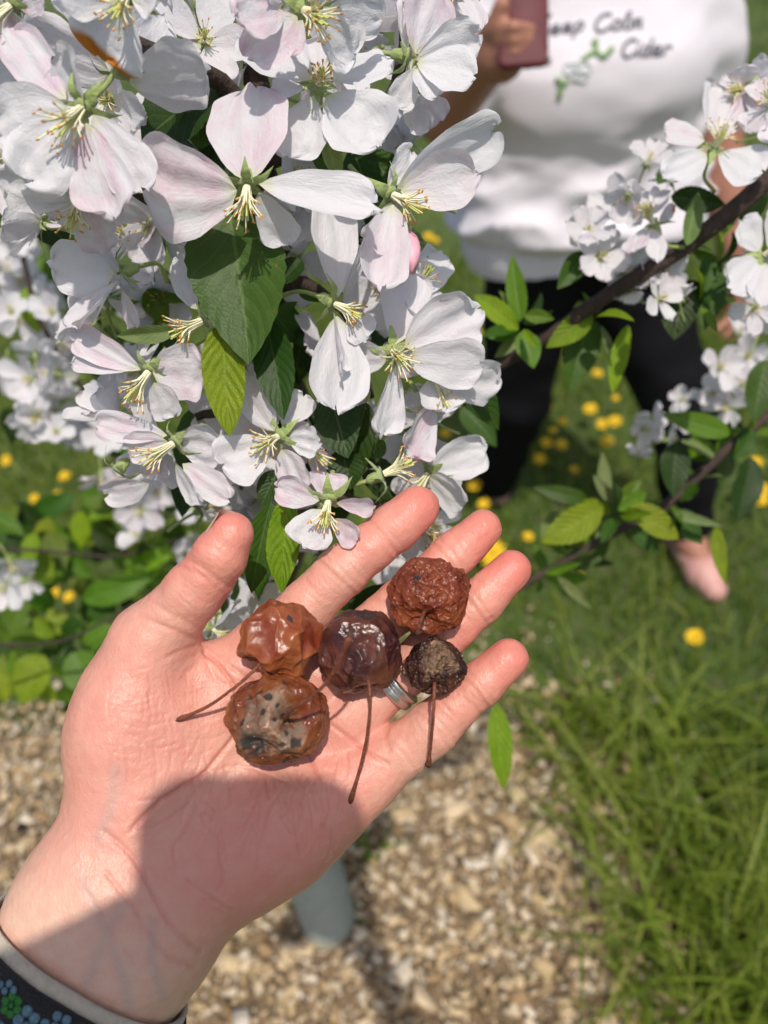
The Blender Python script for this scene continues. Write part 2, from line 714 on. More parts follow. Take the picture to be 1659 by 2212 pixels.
PETAL = mat_petal()
LEAF = mat_leaf()
SKIN = mat_skin('palm_skin', (0.66, 0.325, 0.252), (0.64, 0.195, 0.155), (0.70, 0.47, 0.35))
FILAMENT = simple('filament', (0.82, 0.79, 0.56), 0.5, 0.1, 400)
ANTHER = simple('anther', (0.60, 0.30, 0.07), 0.7, 0.35, 900)
SEPAL = simple('sepal', (0.30, 0.38, 0.13), 0.7, 0.25, 300, 0.4, 900, sheen=0.3)
STALK = simple('stalk', (0.27, 0.33, 0.10), 0.6, 0.25, 200, 0.3, 700, sheen=0.2)
BARK = simple('bark', (0.055, 0.036, 0.028), 0.8, 0.5, 120, 0.9, 500)
BUDM = simple('bud', (0.72, 0.34, 0.42), 0.5, 0.3, 160)

# ================================================================== the ground
def mat_ground():
    t = NT('lawn_soil')
    co = t.n('TexCoord').outputs['Object']
    a = t.noise(1.3, 5, co)
    b = t.noise(22, 4, co)
    c = t.mix(t.maprange(a, .35, .7), (0.045, 0.080, 0.012), (0.085, 0.13, 0.020))
    c = t.mix(t.maprange(b, .5, .75, 0, .75), c, (0.10, 0.085, 0.045))
    bs = t.bsdf(Base_Color=c, Roughness=.9, Normal=t.bump(t.noise(60, 5, co), .8, .02))
    return t.end(bs)


def mat_var(name, cols, rough=.7, trans=0.0, bump=0.0):
    """colour picked along a ramp by the per-vertex attribute 'tone'"""
    t = NT(name)
    co = t.n('TexCoord').outputs['Object']
    tone = t.attr('tone')
    stops = [(i / (len(cols) - 1), c) for i, c in enumerate(cols)]
    col = t.ramp(tone, stops)
    nz = t.noise(90, 3, co)
    col = t.mix(t.maprange(nz, .3, .75, 0, .45), col, t.mix(1.0, col, (.55, .5, .45), 'MULTIPLY'))
    b = t.bsdf(Base_Color=col, Roughness=rough)
    b.inputs['Specular IOR Level'].default_value = .3
    if bump:
        t.set(b.inputs['Normal'], t.bump(t.noise(260, 3, co), bump, .003))
    if trans:
        tr = t.n('BsdfTranslucent', {'Color': t.mix(1.0, col, (1.4, 1.6, .6), 'MULTIPLY')})
        return t.end(t.n('MixShader', {0: trans, 1: b.outputs[0], 2: tr.outputs[0]}))
    return t.end(b)


GROUND = mat_ground()
GRASS = mat_var('grass', [(0.045, 0.085, 0.010), (0.095, 0.155, 0.013), (0.16, 0.23, 0.022), (0.25, 0.29, 0.05), (0.36, 0.31, 0.15)], .5, .25)
CHIP = mat_var('wood_chips', [(0.14, 0.088, 0.05), (0.34, 0.225, 0.115), (0.52, 0.385, 0.21), (0.66, 0.52, 0.34), (0.78, 0.70, 0.57)], .75, 0, .5)
SOIL = simple('mulch_soil', (0.17, 0.12, 0.072), .95, .5, 40, 1.0, 80)

n_ = 120
xs = np.concatenate([np.linspace(-60, -9, 10), np.linspace(-8, 8, 60), np.linspace(9, 60, 10)])
ys = np.concatenate([np.linspace(-30, -3, 8), np.linspace(-2, 14, 70), np.linspace(16, 120, 14)])
X, Y = np.meshgrid(xs, ys, indexing='ij')
Zg = .012 * perlin(np.stack([X * .8, Y * .8, X * 0], -1).reshape(-1, 3)).reshape(X.shape) * (np.hypot(X, Y - 1) > .8) - .004
i, j = np.meshgrid(np.arange(len(xs) - 1), np.arange(len(ys) - 1), indexing='ij')
ny_ = len(ys)
gf = np.stack([i * ny_ + j, (i + 1) * ny_ + j, (i + 1) * ny_ + j + 1, i * ny_ + j + 1], -1).reshape(-1, 4)
go = put('ground', np.stack([X, Y, Zg], -1).reshape(-1, 3), gf, GROUND, origin=(0, 0, 0))
tag(go, kind='structure')

TG = ground(715, 2000)              # foot of the young tree


def mulch_in(x, y):
    """>0 inside the mulched strip round the tree"""
    x, y = np.asarray(x), np.asarray(y)
    w = .05 * perlin(np.stack([x * 5, y * 5, x * 0 + 2.2], -1).reshape(-1, 3)).reshape(x.shape) + .02 * perlin(np.stack([x * 17, y * 17, x * 0 + 5.2], -1).reshape(-1, 3)).reshape(x.shape)
    a = .60 - np.hypot(x - TG[0], y - TG[1] + .02)
    b = np.minimum(TG[0] + .05 - x, np.minimum(1.16 + .05 * x - y, 3))
    return np.maximum(a, b) + w


# bed of soil under the chips
xs = np.linspace(-3.2, .62, 150)
ys = np.linspace(-1.2, 1.35, 110)
X, Y = np.meshgrid(xs, ys, indexing='ij')
mk = mulch_in(X, Y)
Zm = np.clip(mk, -.05, .12) * .16 + .004 + .008 * perlin(np.stack([X * 9, Y * 9, X * 0], -1).reshape(-1, 3)).reshape(X.shape)
i, j = np.meshgrid(np.arange(len(xs) - 1), np.arange(len(ys) - 1), indexing='ij')
ny_ = len(ys)
gf = np.stack([i * ny_ + j, (i + 1) * ny_ + j, (i + 1) * ny_ + j + 1, i * ny_ + j + 1], -1).reshape(-1, 4)
gf = gf[(mk.ravel()[gf] > -.02).all(1)]
so = put('mulch_bed', np.stack([X, Y, Zm], -1).reshape(-1, 3), gf, SOIL, origin=(TG[0], TG[1], 0))
tag(so, kind='structure')


def chip_arrays(n, rs, lo, hi, smin_, smax_, inside=True):
    """irregular splinters: vertices (n,8,3) resting on the bed"""
    x = rs.uniform(lo[0], hi[0], n * 3)
    y = rs.uniform(lo[1], hi[1], n * 3)
    m = mulch_in(x, y)
    ok = m > -np.abs(rs.normal(size=n * 3)) * .13
    x, y, m = x[ok][:n], y[ok][:n], m[ok][:n]
    n = len(x)
    L = rs.uniform(smin_, smax_, n) * np.exp(rs.normal(size=n) * .35)
    W = L * rs.uniform(.25, .7, n)
    T = W * rs.uniform(.15, .45, n)
    sg = np.array([[a, b, c] for a in (-1, 1) for b in (-1, 1) for c in (-1, 1)], float)
    v = sg[None] * np.stack([L, W, T], -1)[:, None] * .5
    v = v * (1 + rs.uniform(-.38, .2, v.shape))
    az = rs.uniform(0, 2 * PI, n)
    tl = rs.normal(size=n) * .38
    t2 = rs.normal(size=n) * .38
    ca, sa = np.cos(tl), np.sin(tl)
    v = np.stack([v[..., 0] * ca[:, None] + v[..., 2] * sa[:, None], v[..., 1], -v[..., 0] * sa[:, None] + v[..., 2] * ca[:, None]], -1)
    ca, sa = np.cos(t2), np.sin(t2)
    v = np.stack([v[..., 0], v[..., 1] * ca[:, None] - v[..., 2] * sa[:, None], v[..., 1] * sa[:, None] + v[..., 2] * ca[:, None]], -1)
    ca, sa = np.cos(az), np.sin(az)
    v = np.stack([v[..., 0] * ca[:, None] - v[..., 1] * sa[:, None], v[..., 0] * sa[:, None] + v[..., 1] * ca[:, None], v[..., 2]], -1)
    z = np.clip(m, -.05, .12) * .16 + .008 + rs.uniform(0, .014, n)
    v += np.stack([x, y, z], -1)[:, None]
    return v


CF = np.array([[0, 1, 3, 2], [4, 6, 7, 5], [0, 4, 5, 1], [2, 3, 7, 6], [0, 2, 6, 4], [1, 5, 7, 3]])
rsg = np.random.default_rng(51)
parts = [chip_arrays(26000, rsg, (-1.5, .05), (.62, 1.45), .005, .017), chip_arrays(2500, rsg, (-3, -1.0), (.62, 1.35), .02, .045)]
cv = np.concatenate(parts)
tone = np.clip(rsg.beta(1.7, 1.15, len(cv)), 0, 1)
cf = (CF[None] + (np.arange(len(cv)) * 8)[:, None, None]).reshape(-1, 4)
co_ = put('wood_mulch', cv.reshape(-1, 3), cf, CHIP, origin=(TG[0], TG[1], 0), smooth=False, attrs={'tone': np.repeat(tone, 8)})
tag(co_, 'pale wood-chip mulch spread round the foot of the young tree', 'mulch', kind='stuff')
# single larger chips lying on top
big = chip_arrays(60, rsg, (-.55, .30), (.50, 1.15), .022, .042)
for k, b in enumerate(big):
    c = b.mean(0)
    b = (b - c) * .9 + c + np.array([0, 0, .012])
    o = put('wood_chip', b, CF, CHIP, smooth=False, attrs={'tone': np.full(8, rsg.uniform(.45, 1.0))})
    tag(o, 'large loose wood chip lying on top of the mulch', 'wood chip', 'loose chips on the mulch')


# grass -----------------------------------------------------------
def blades(x, y, h, w, lean, rs, seg=3):
    n = len(x)
    az = rs.uniform(0, 2 * PI, n)
    la = rs.uniform(0, 2 * PI, n)
    vs = []
    z0 = np.zeros(n) - .004
    for s in range(seg + 1):
        t = s / seg
        ww = w * (1 - t) ** .7 * .5
        bx = x + np.cos(la) * lean * h * t * t
        by = y + np.sin(la) * lean * h * t * t
        bz = z0 + h * (t - .28 * lean * t * t)
        vs.append(np.stack([bx - np.cos(az) * ww, by - np.sin(az) * ww, bz], -1))
        vs.append(np.stack([bx + np.cos(az) * ww, by + np.sin(az) * ww, bz], -1))
    v = np.stack(vs, 1)
    k = 2 * (seg + 1)
    f = np.array([[2 * s, 2 * s + 1, 2 * s + 3, 2 * s + 2] for s in range(seg)])
    f = (f[None] + (np.arange(n) * k)[:, None, None]).reshape(-1, 4)
    return v.reshape(-1, 3), f, k


def lawn(name, n, lo, hi, hr, wr, rs, label, edge=.0, tone=(0, .8)):
    x = rs.uniform(lo[0], hi[0], n)
    y = rs.uniform(lo[1], hi[1], n)
    ok = mulch_in(x, y) < rs.uniform(-.30, .0, n) + edge
    cl = perlin(np.stack([x * 3.3, y * 3.3, x * 0 + 1.7], -1))
    ok &= cl > rs.uniform(-1.1, -.15, n)
    x, y, cl = x[ok], y[ok], cl[ok]
    h = rs.uniform(*hr, len(x)) * (1 + .35 * cl)
    w = rs.uniform(*wr, len(x))
    v, f, k = blades(x, y, h, w, rs.uniform(.1, 1.0, len(x)), rs)
    tn = np.clip(rs.uniform(*tone, len(x)) + .18 * cl, 0, 1)
    o = put(name, v, f, GRASS, origin=(0, lo[1], 0), attrs={'tone': np.repeat(tn, k)})
    tag(o, label, 'grass', kind='stuff')
    return o


lawn('grass', 52000, (-2.4, .0), (2.6, 3.6), (.035, .10), (.0035, .0085), rsg, 'green lawn grass around the mulch and the standing person')
lawn('grass', 36000, (-9, 3.5), (9, 15), (.05, .11), (.008, .016), rsg, 'mown green grass of the orchard lawn farther back', tone=(0, .6))
# long tufts at the edge of the mulch
rst = np.random.default_rng(77)
spots = [(1330, 1760), (1390, 1850), (1460, 1760), (1530, 1850), (1600, 1760), (1640, 1900), (1480, 1960), (1560, 2050), (1420, 2080), (1640, 2120), (1500, 2180), (1290, 1620), (1420, 1620), (1560, 1640), (1380, 1980), (1620, 2260), (1180, 1560), (1240, 1500), (1700, 2000), (1560, 1930),
         (1350, 1680), (1500, 1700), (1620, 1660), (1450, 1870), (1590, 1990), (1680, 1830), (1520, 2110), (1600, 2180), (1440, 2200), (1250, 1690), (1330, 1530), (1480, 1540), (1640, 1550), (1700, 2140)]
for k, (px, py) in enumerate(spots):
    g = ground(px + rst.normal() * 10, py + 60 + rst.normal() * 10)
    n = int(rst.integers(16, 32))
    x = g[0] + rst.normal(size=n) * .035
    y = g[1] + rst.normal(size=n) * .035
    v, f, kk = blades(x, y, rst.uniform(.4, 1.2, n) * .25, rst.uniform(.006, .013, n), rst.uniform(.35, 1.5, n), rst, 6)
    o = put('grass_tuft', v, f, GRASS, origin=(g[0], g[1], 0), attrs={'tone': np.repeat(rst.uniform(.25, .8, n), kk)})
    tag(o, 'tuft of long green grass blades growing at the edge of the wood chips', 'grass tuft', 'grass tufts at the edge of the mulch')
# small weeds by the tree guard
WEED = mat_var('weed', [(0.05, 0.13, 0.012), (0.10, 0.22, 0.02), (0.16, 0.30, 0.02)], .5, .25)

# ================================================================== dandelions
DYEL = simple('dandelion_yellow', (0.80, 0.50, 0.012), .7, .2, 300)
DSTEM = simple('dandelion_stem', (0.12, 0.20, 0.05), .6, .2, 100)


def dandelion_meshes(rs):
    mb = MB()
    for ring in range(4):
        n = [20, 17, 12, 7][ring]
        for q in range(n):
            a = 2 * PI * (q + .5 * ring) / n + rs.uniform(-.1, .1)
            r = [.019, .015, .010, .006][ring] * rs.uniform(.9, 1.1)
            e = [.15, .45, .8, 1.2][ring]
            o = np.array([math.cos(a), math.sin(a), 0])
            tip = o * r * math.cos(e * .6) + np.array([0, 0, .003 + r * math.sin(e) * .6])
            sdv = np.array([-o[1], o[0], 0]) * .0019
            b = o * .0015 + np.array([0, 0, .001])
            m = (b + tip) / 2 + np.array([0, 0, .0016])
            mb.add(np.array([b - sdv * .5, b + sdv * .5, m + sdv, m - sdv, tip + sdv * .8, tip - sdv * .8]), np.array([[0, 1, 2, 3], [3, 2, 4, 5]]))
    v, t = ball([0, 0, -.002], (.0075, .0075, .006), 8, 5)
    head = mesh_data('flower_head', np.concatenate(mb.v), np.concatenate(mb.q), DYEL)
    cup = mesh_data('bracts', v, t, DSTEM)
    return head, cup


DH = [dandelion_meshes(np.random.default_rng(60 + k)) for k in range(3)]
mbs = MB()
add_tube(mbs, spline([[.004, .002, -1], [-.004, .0, -.5], [0, 0, 0]], 6), [.0022, .0018], 6)
v_, f_, t_ = tube(spline([[.004, .002, -1], [-.004, .0, -.5], [0, 0, 0]], 6), [.0022, .0018], 6, False)
DST = mesh_data('stem', v_, f_, DSTEM)
for k, (px, py, s) in enumerate([(15, 995, 1), (140, 1030, 1), (75, 1077, .8), (122, 1073, 1), (215, 1085, .7), (115, 1282, .9), (150, 1290, .8), (1290, 808, 1), (1275, 885, 1.2), (1328, 912, 1.2), (1300, 918, 1), (1215, 912, .9), (1310, 955, 1.1), (1165, 993, 1), (1240, 1015, .7),
                                 (1180, 958, 1), (1212, 962, 1), (1195, 930, .7), (1190, 880, .6), (1030, 720, 1), (1030, 505, 1), (925, 512, 1.2), (940, 520, 1), (1600, 688, 1.1), (1640, 690, 1), (1520, 810, 1.1), (1620, 1035, 1.2), (1640, 1078, 1.2), (1632, 1000, 1),
                                 (1645, 1058, 1.1), (1140, 1160, .8), (1248, 1250, .8), (1500, 1377, 1.05), (962, 938, 1), (1026, 1050, 1), (1045, 1090, .9), (1062, 1195, 2.0), (1330, 860, .6), (1190, 850, .6), (985, 690, .9), (1000, 1000, .9), (60, 1190, .7), (1010, 300, .9), (990, 420, .8), (330, 1180, .8), (180, 1260, .7), (1420, 1140, .7), (455, 1180, .7), (400, 1250, .7)]):
    hgt = rsg.uniform(.07, .13)
    g = ground(px, py, hgt)
    if (px, py) == (1500, 1377):
        lb = 'single yellow dandelion in the grass between the shoe and the wood chips'
    elif s == 2.0:
        lb = 'yellow dandelion head showing between the middle and ring fingertips'
    elif 1150 <= px <= 1350 and 780 < py < 1030:
        lb = 'yellow dandelion in the grass showing between the two black trouser legs'
    elif px < 500:
        lb = 'yellow dandelion in the grass beyond the low leafy apple shoot'
    elif px >= 1500:
        lb = 'yellow dandelion in the grass beside the trousers, beyond the apple twig'
    elif py < 800:
        lb = 'yellow dandelion in the grass beside the white sweatshirt'
    else:
        lb = 'yellow dandelion in the grass at the foot of the trousers'
    root = thing('dandelion', (g[0], g[1], 0), lb, 'flower', 'dandelions in the lawn')
    sc = 1.0 * s
    for nm, me in (('flower_head', DH[k % 3][0]), ('bracts', DH[k % 3][1])):
        o = bpy.data.objects.new(nm, me)
        COL.objects.link(o)
        o.parent = root
        o.location = (0, 0, hgt)
        o.scale = (sc, sc, sc)
        o.rotation_euler = (rsg.normal() * .12 + .3, rsg.normal() * .2, 0)
    o = bpy.data.objects.new('stem', DST)
    COL.objects.link(o)
    o.parent = root
    o.location = (0, 0, hgt)
    o.scale = (1, 1, hgt)

# ================================================================== ribbed guard round the trunk
GUARD = NT('guard_plastic')
_co = GUARD.n('TexCoord').outputs['Object']
_c = GUARD.mix(GUARD.noise(30, 4, _co), (0.22, 0.245, 0.20), (0.36, 0.38, 0.33))
GUARD = GUARD.end(GUARD.bsdf(Base_Color=_c, Roughness=.42))
pr = []
for k in range(150):
    z = k / 149 * .46 - .005
    pr.append((.045 + .0055 * math.sin(z / .0165 * 2 * PI), z))
ns = 40
gv = np.array([[TG[0] + r * math.cos(2 * PI * q / ns) + z * .02, TG[1] + r * math.sin(2 * PI * q / ns) - z * .015, z] for (r, z) in pr for q in range(ns)])
gfx = np.array([[k * ns + q, k * ns + (q + 1) % ns, (k + 1) * ns + (q + 1) % ns, (k + 1) * ns + q] for k in range(149) for q in range(ns)])
gd = put('trunk_guard', gv, gfx, GUARD, origin=(TG[0], TG[1], 0))
sm = gd.modifiers.new('wall', 'SOLIDIFY')
sm.thickness = .003
tag(gd, 'grey-green ribbed plastic guard tube round the young tree trunk, standing in the wood chips', 'tree guard')
for (px, py, n, h) in [(640, 1960, 9, .07), (800, 1860, 12, .09), (770, 1985, 7, .06), (560, 2010, 6, .05), (690, 2000, 6, .05)]:
    g = ground(px, py)
    x = g[0] + rsg.normal(size=n) * .015
    y = g[1] + rsg.normal(size=n) * .012
    v, f, kk = blades(x, y, rsg.uniform(.6, 1.1, n) * h, rsg.uniform(.010, .018, n), rsg.uniform(.4, 1.2, n), rsg, 4)
    v[:, 2] += .015
    o = put('weed', v, f, WEED, origin=(g[0], g[1], 0), attrs={'tone': np.repeat(rsg.uniform(.2, 1, n), kk)})
    tag(o, 'small leafy green weed sprouting beside the ribbed tree guard', 'weed', 'weeds by the tree guard')

# ================================================================== the person in the white sweatshirt
CLOTH = simple('sweatshirt_cloth', (0.685, 0.655, 0.71), .9, .03, 25, .2, 900, sheen=.05)
PANTS = simple('black_trousers', (0.006, 0.006, 0.008), .9, .3, 60, .3, 500, spec=.15)
SHOE = simple('rose_shoe', (0.56, 0.30, 0.27), .5, .1, 60)
SKINB = simple('arm_skin', (0.38, 0.175, 0.12), .55, .1, 50, .15, 400)
HAIR = simple('brown_hair', (0.07, 0.04, 0.025), .6, .4, 200, .6, 500)
INK = simple('shirt_print_ink', (0.17, 0.175, 0.20), .8, .15, 100)
INKG = simple('shirt_print_green', (0.19, 0.33, 0.13), .8, .2, 100)
INKB = simple('shirt_print_flower', (0.50, 0.56, 0.56), .8, .15, 100)
CASE = simple('red_phone_case', (0.10, 0.013, 0.020), .6, .15, 40)
CASED = simple('dark_lens', (0.02, 0.012, 0.015), .2, .1, 40)
YP = 1.45
hipL = onY(1165, 600, YP + .06)
hipR = onY(1400, 620, YP + .06)
footL = ground(1072, 1058, .05)
footR = ground(1495, 1175, .07)
px0 = (onY(1290, 300, YP))[0]
person = thing('person', (px0, YP + .05, 0), 'person in white printed sweatshirt and black trousers standing on the lawn holding a red phone', 'person')
lo = np.array([px0 - .62, 1.0, .0])
hi = np.array([px0 + .62, 1.95, 1.75])
SP = SDF(lo, hi, .0085)
D = SP.new()
Wp = lambda px, py, y: onY(px, py, y)
zc = lambda z, dx=0, dy=0: np.array([px0 + dx, YP + .09 + dy, z])
SP.cone(D, zc(1.28, -.075), zc(1.28, .075), .12, .12, .05)
SP.cone(D, zc(1.17, -.072, -.065), zc(1.17, .072, -.065), .122, .122, .04)       # bust
SP.cone(D, zc(1.03, -.08, .0), zc(1.03, .08, .0), .136, .136, .06)
SP.cone(D, zc(.90, -.10, -.01), zc(.90, .10, -.01), .158, .158, .06)
SP.cone(D, zc(1.36, -.14), zc(1.36, .14), .072, .072, .05)
sleeveR = [zc(1.35, .15), Wp(1518, 85, YP + .06), Wp(1530, 210, YP + .06)]
SP.cone(D, sleeveR[0], sleeveR[1], .078, .068, .04)
SP.cone(D, sleeveR[1], sleeveR[2], .068, .058, .02)
sleeveL = [zc(1.35, -.17), Wp(1020, 120, YP + .03), Wp(985, 205, YP - .03)]
SP.cone(D, sleeveL[0], sleeveL[1], .085, .070, .04)
SP.cone(D, sleeveL[1], sleeveL[2], .070, .058, .03)
D = SP.plane(D, zc(.845), (0.08, 0, -1))
v, f = SP.mesh(D, 3)
nn = vnormals(v, f)
if (nn * (v - v.mean(0))).sum() < 0:
    f = f[:, ::-1].copy()
    nn = -nn
zz = v[:, 2]
fold = np.zeros(len(v))
q3 = np.stack([v[:, 0] * 7 + v[:, 2] * 5, v[:, 1] * 4, v[:, 2] * 13 - v[:, 0] * 3], -1)
fold += .017 * (1 - np.abs(perlin(q3)) * 2.2) * np.clip((1.12 - zz) / .12, .15, 1)
fold += .008 * perlin(q3 * 2.1 + 4) * np.clip((1.15 - zz) / .1, .2, 1)
fold += .003 * np.sin(zz * 90 + v[:, 0] * 20) * np.exp(-((np.abs(v[:, 0] - px0) - .27) / .10) ** 2) * (zz > 1.0) * .6
rib = np.clip((.915 - zz - .08 * (v[:, 0] - px0)) / .02, 0, 1)
fold = fold * (1 - rib) - .018 * rib + .0012 * rib * np.sin(v[:, 0] * 900)
v = v + nn * fold[:, None]
sw = put('sweatshirt', v, f, CLOTH, person)
SW = BVHTree.FromPolygons([tuple(x) for x in v], [tuple(int(i) for i in q) for q in f])

# trousers
D = SP.new()
kneeL = (hipL + footL) / 2 + np.array([.0, -.03, .03])
kneeR = (hipR + footR) / 2 + np.array([.02, -.04, .03])
SP.cone(D, zc(.90, -.08), zc(.90, .08), .13, .13, .05)
for hp_, kn, ft, sg in ((zc(.84, -.085), kneeL, footL + np.array([0, .02, .03]), -1), (zc(.84, .085), kneeR, footR + np.array([0, .05, .05]), 1)):
    SP.cone(D, hp_, kn, .105, .080, .03)
    SP.cone(D, kn, ft, .080, .066, .03)
v, f = SP.mesh(D, 2)
nn = vnormals(v, f)
if (nn * (v - v.mean(0))).sum() < 0:
    f = f[:, ::-1].copy()
    nn = -nn
v = v + nn * (.008 * perlin(np.stack([v[:, 0] * 9, v[:, 1] * 9, v[:, 2] * 14], -1)))[:, None]
put('trousers', v, f, PANTS, person)

# body: head, neck, forearms, hands, ankles
SB = SDF(lo + np.array([0, -.10, 0]), hi + np.array([0, -.12, .0]), .0050)
D = SB.new()
SB.cone(D, zc(1.36), zc(1.50), .055, .052, .03)
SB.cone(D, zc(1.585, 0, -.02), zc(1.63, 0, .01), .075, .088, .03)
SB.cone(D, zc(1.545, 0, -.055), zc(1.57, 0, -.05), .045, .05, .03)
SB.cone(D, zc(1.60, 0, -.10), zc(1.575, 0, -.118), .010, .014, .008)
ew = Wp(960, 245, YP - .10)
wr = Wp(1062, 120, 1.20)
SB.cone(D, Wp(985, 205, YP - .03), ew, .048, .044, .02)
SB.cone(D, ew, wr, .042, .031, .02)
YH = 1.16
pal = [Wp(1075, 70, YH + .015), Wp(1085, 125, YH + .015)]
SB.cone(D, wr, pal[1], .031, .028, .02)
SB.cone(D, pal[0], pal[1], .024, .026, .015)
for (y, x1, r) in ((60, 1150, .0076), (87, 1168, .0078), (114, 1166, .0078), (140, 1150, .0072)):
    SB.cone(D, Wp(1078, y + 2, YH - .01), Wp(1110, y - 2, YH - .032), r * 1.15, r * 1.1, .002)
    SB.cone(D, Wp(1110, y - 2, YH - .032), Wp(x1, y, YH - .018), r * 1.1, r * .85, .002)
SB.cone(D, Wp(1070, 60, YH), Wp(1085, 10, YH - .01), .014, .0115, .01)
# hanging arm and hand
eb = Wp(1545, 260, YP + .05)
w2 = Wp(1585, 520, YP - .02)
SB.cone(D, Wp(1532, 195, YP + .06), eb, .048, .045, .02)
SB.cone(D, eb, w2, .046, .030, .02)
h2 = Wp(1580, 600, YP - .03)
SB.cone(D, w2, h2, .028, .033, .015)
for k, (a, b, c) in enumerate((((1588, 640), (1575, 690), (1548, 712)), ((1598, 640), (1590, 695), (1565, 725)), ((1608, 640), (1604, 700), (1582, 730)), ((1575, 620), (1556, 660), (1535, 700)))):
    p0, p1, p2 = Wp(*a, YP - .035 + .012 * k), Wp(*b, YP - .045 + .012 * k), Wp(*c, YP - .055 + .012 * k)
    SB.cone(D, h2, p0, .014, .0115, .006)
    SB.cone(D, p0, p1, .0115, .010, .004)
    SB.cone(D, p1, p2, .010, .008, .004)
SB.cone(D, zc(1.36), zc(1.30, 0, .02), .05, .06, .03)
SB.cone(D, zc(1.30, 0, .02), zc(.92, 0, .02), .07, .08, .03)
SB.cone(D, zc(1.32, -.0, .02), sleeveL[0] + np.array([.03, 0, -.02]), .045, .045, .02)
SB.cone(D, sleeveL[0] + np.array([.03, 0, -.02]), sleeveL[1], .045, .04, .02)
SB.cone(D, sleeveL[1], Wp(985, 205, YP - .03), .04, .04, .02)
SB.cone(D, zc(1.32, 0, .02), sleeveR[0] + np.array([-.03, 0, -.02]), .045, .045, .02)
SB.cone(D, sleeveR[0] + np.array([-.03, 0, -.02]), sleeveR[1], .045, .045, .02)
SB.cone(D, sleeveR[1], Wp(1532, 195, YP + .06), .045, .045, .02)
for hp_, kn, ft in ((zc(.84, -.085), kneeL, footL), (zc(.84, .085), kneeR, footR)):
    SB.cone(D, zc(.92, 0, .02), hp_, .06, .07, .03)
    SB.cone(D, hp_, kn, .07, .05, .03)
    SB.cone(D, kn, ft + np.array([0, .04, .12]), .05, .042, .03)
for ft in (footL + np.array([0, .10, 0]), footR):
    SB.cone(D, ft + np.array([0, .04, .12]), ft + np.array([0, .02, .0]), .04, .038, .02)
    SB.cone(D, ft + np.array([0, .02, .0]), ft + np.array([.01, -.09, -.025]), .038, .026, .02)
v, f = SB.mesh(D, 2)
nn = vnormals(v, f)
if (nn * (v - v.mean(0))).sum() < 0:
    f = f[:, ::-1].copy()
put('body', v, f, SKINB, person)
# hair
D = SB.new()
SB.cone(D, zc(1.66, 0, .02), zc(1.62, 0, .05), .098, .095, .02)
SB.cone(D, zc(1.62, -.05, .05), zc(1.45, -.07, .06), .06, .05, .02)
SB.cone(D, zc(1.62, .05, .05), zc(1.45, .07, .06), .06, .05, .02)
v, f = SB.mesh(D, 2)
put('hair', v, f, HAIR, person)
# shoes: low slip-ons
for ft in (footL + np.array([0, .13, 0]), footR):
    S_ = SDF(ft + np.array([-.12, -.24, -.12]), ft + np.array([.12, .16, .10]), .006)
    D = S_.new()
    b = np.array([ft[0], ft[1], 0])
    S_.cone(D, b + np.array([0, .08, .035]), b + np.array([.008, -.07, .030]), .040, .046, .02)
    S_.cone(D, b + np.array([.008, -.07, .030]), b + np.array([.012, -.125, .024]), .044, .032, .02)
    D = S_.plane(D, b + np.array([0, 0, .0]), (0, 0, -1))
    v, f = S_.mesh(D, 2)
    nn = vnormals(v, f)
    if (nn * (v - v.mean(0))).sum() < 0:
        f = f[:, ::-1].copy()
    put('shoe', v, f, SHOE, person)

# lettering on the sweatshirt: pen strokes laid on the cloth
ZT = zone(1840, 0, 1000)
GLY = {
    'e': [[(.05, .30), (.30, .33), (.40, .45), (.28, .56), (.10, .48), (.06, .25), (.18, .06), (.38, .08), (.50, .18)]],
    'p': [[(.05, .55), (.10, .30), (.02, -.40)], [(.09, .40), (.25, .58), (.42, .42), (.36, .12), (.20, .04), (.08, .14)]],
    'a': [[(.44, .50), (.22, .58), (.06, .34), (.12, .08), (.28, .08), (.42, .30), (.46, .54), (.42, .18), (.54, .05)]],
    'l': [[(.08, .30), (.24, .85), (.22, 1.0), (.12, .80), (.10, .20), (.22, .04), (.30, .10)]],
    'm': [[(.02, .52), (.08, .30), (.06, .04)], [(.07, .34), (.22, .56), (.28, .40), (.26, .05)], [(.27, .34), (.42, .56), (.50, .40), (.48, .12), (.60, .06)]],
    'i': [[(.10, .54), (.08, .16), (.18, .05)], [(.12, .76), (.14, .80)]],
    'd': [[(.42, .50), (.20, .56), (.06, .32), (.12, .06), (.28, .10), (.42, .40)], [(.50, 1.0), (.42, .40), (.42, .10), (.52, .05)]],
    'r': [[(.04, .54), (.10, .40), (.06, .05)], [(.08, .36), (.22, .54), (.36, .50), (.44, .44)]],
    'C': [[(.72, .86), (.58, 1.0), (.30, .92), (.10, .60), (.12, .22), (.34, .02), (.62, .12), (.74, .26)]],
    'K': [[(.12, 1.0), (.06, .0)], [(.62, .98), (.12, .46), (.60, .0)]],
    'k': [[(.10, 1.0), (.05, .0)], [(.42, .55), (.08, .28), (.44, .0)]],
}


def on_shirt(px, py):
    r = ray(px, py)
    h = SW.ray_cast(Vector(C0), Vector(r).normalized(), 4)
    if h[0] is None:
        return None
    return np.array(h[0]) + np.array(h[1]) * (.0012 if h[1].dot(Vector(r)) < 0 else -.0012)


def stroke(mb, pts2, r):
    p = [on_shirt(*q) for q in sp2_(pts2)]
    p = [q for q in p if q is not None]
    if len(p) > 2:
        add_tube(mb, np.array(p), r, 5)


def sp2_(pl, n=None):
    pl = np.array([(a, b, 0) for a, b in pl], float)
    return spline(pl, n or max(6, len(pl) * 4))[:, :2]


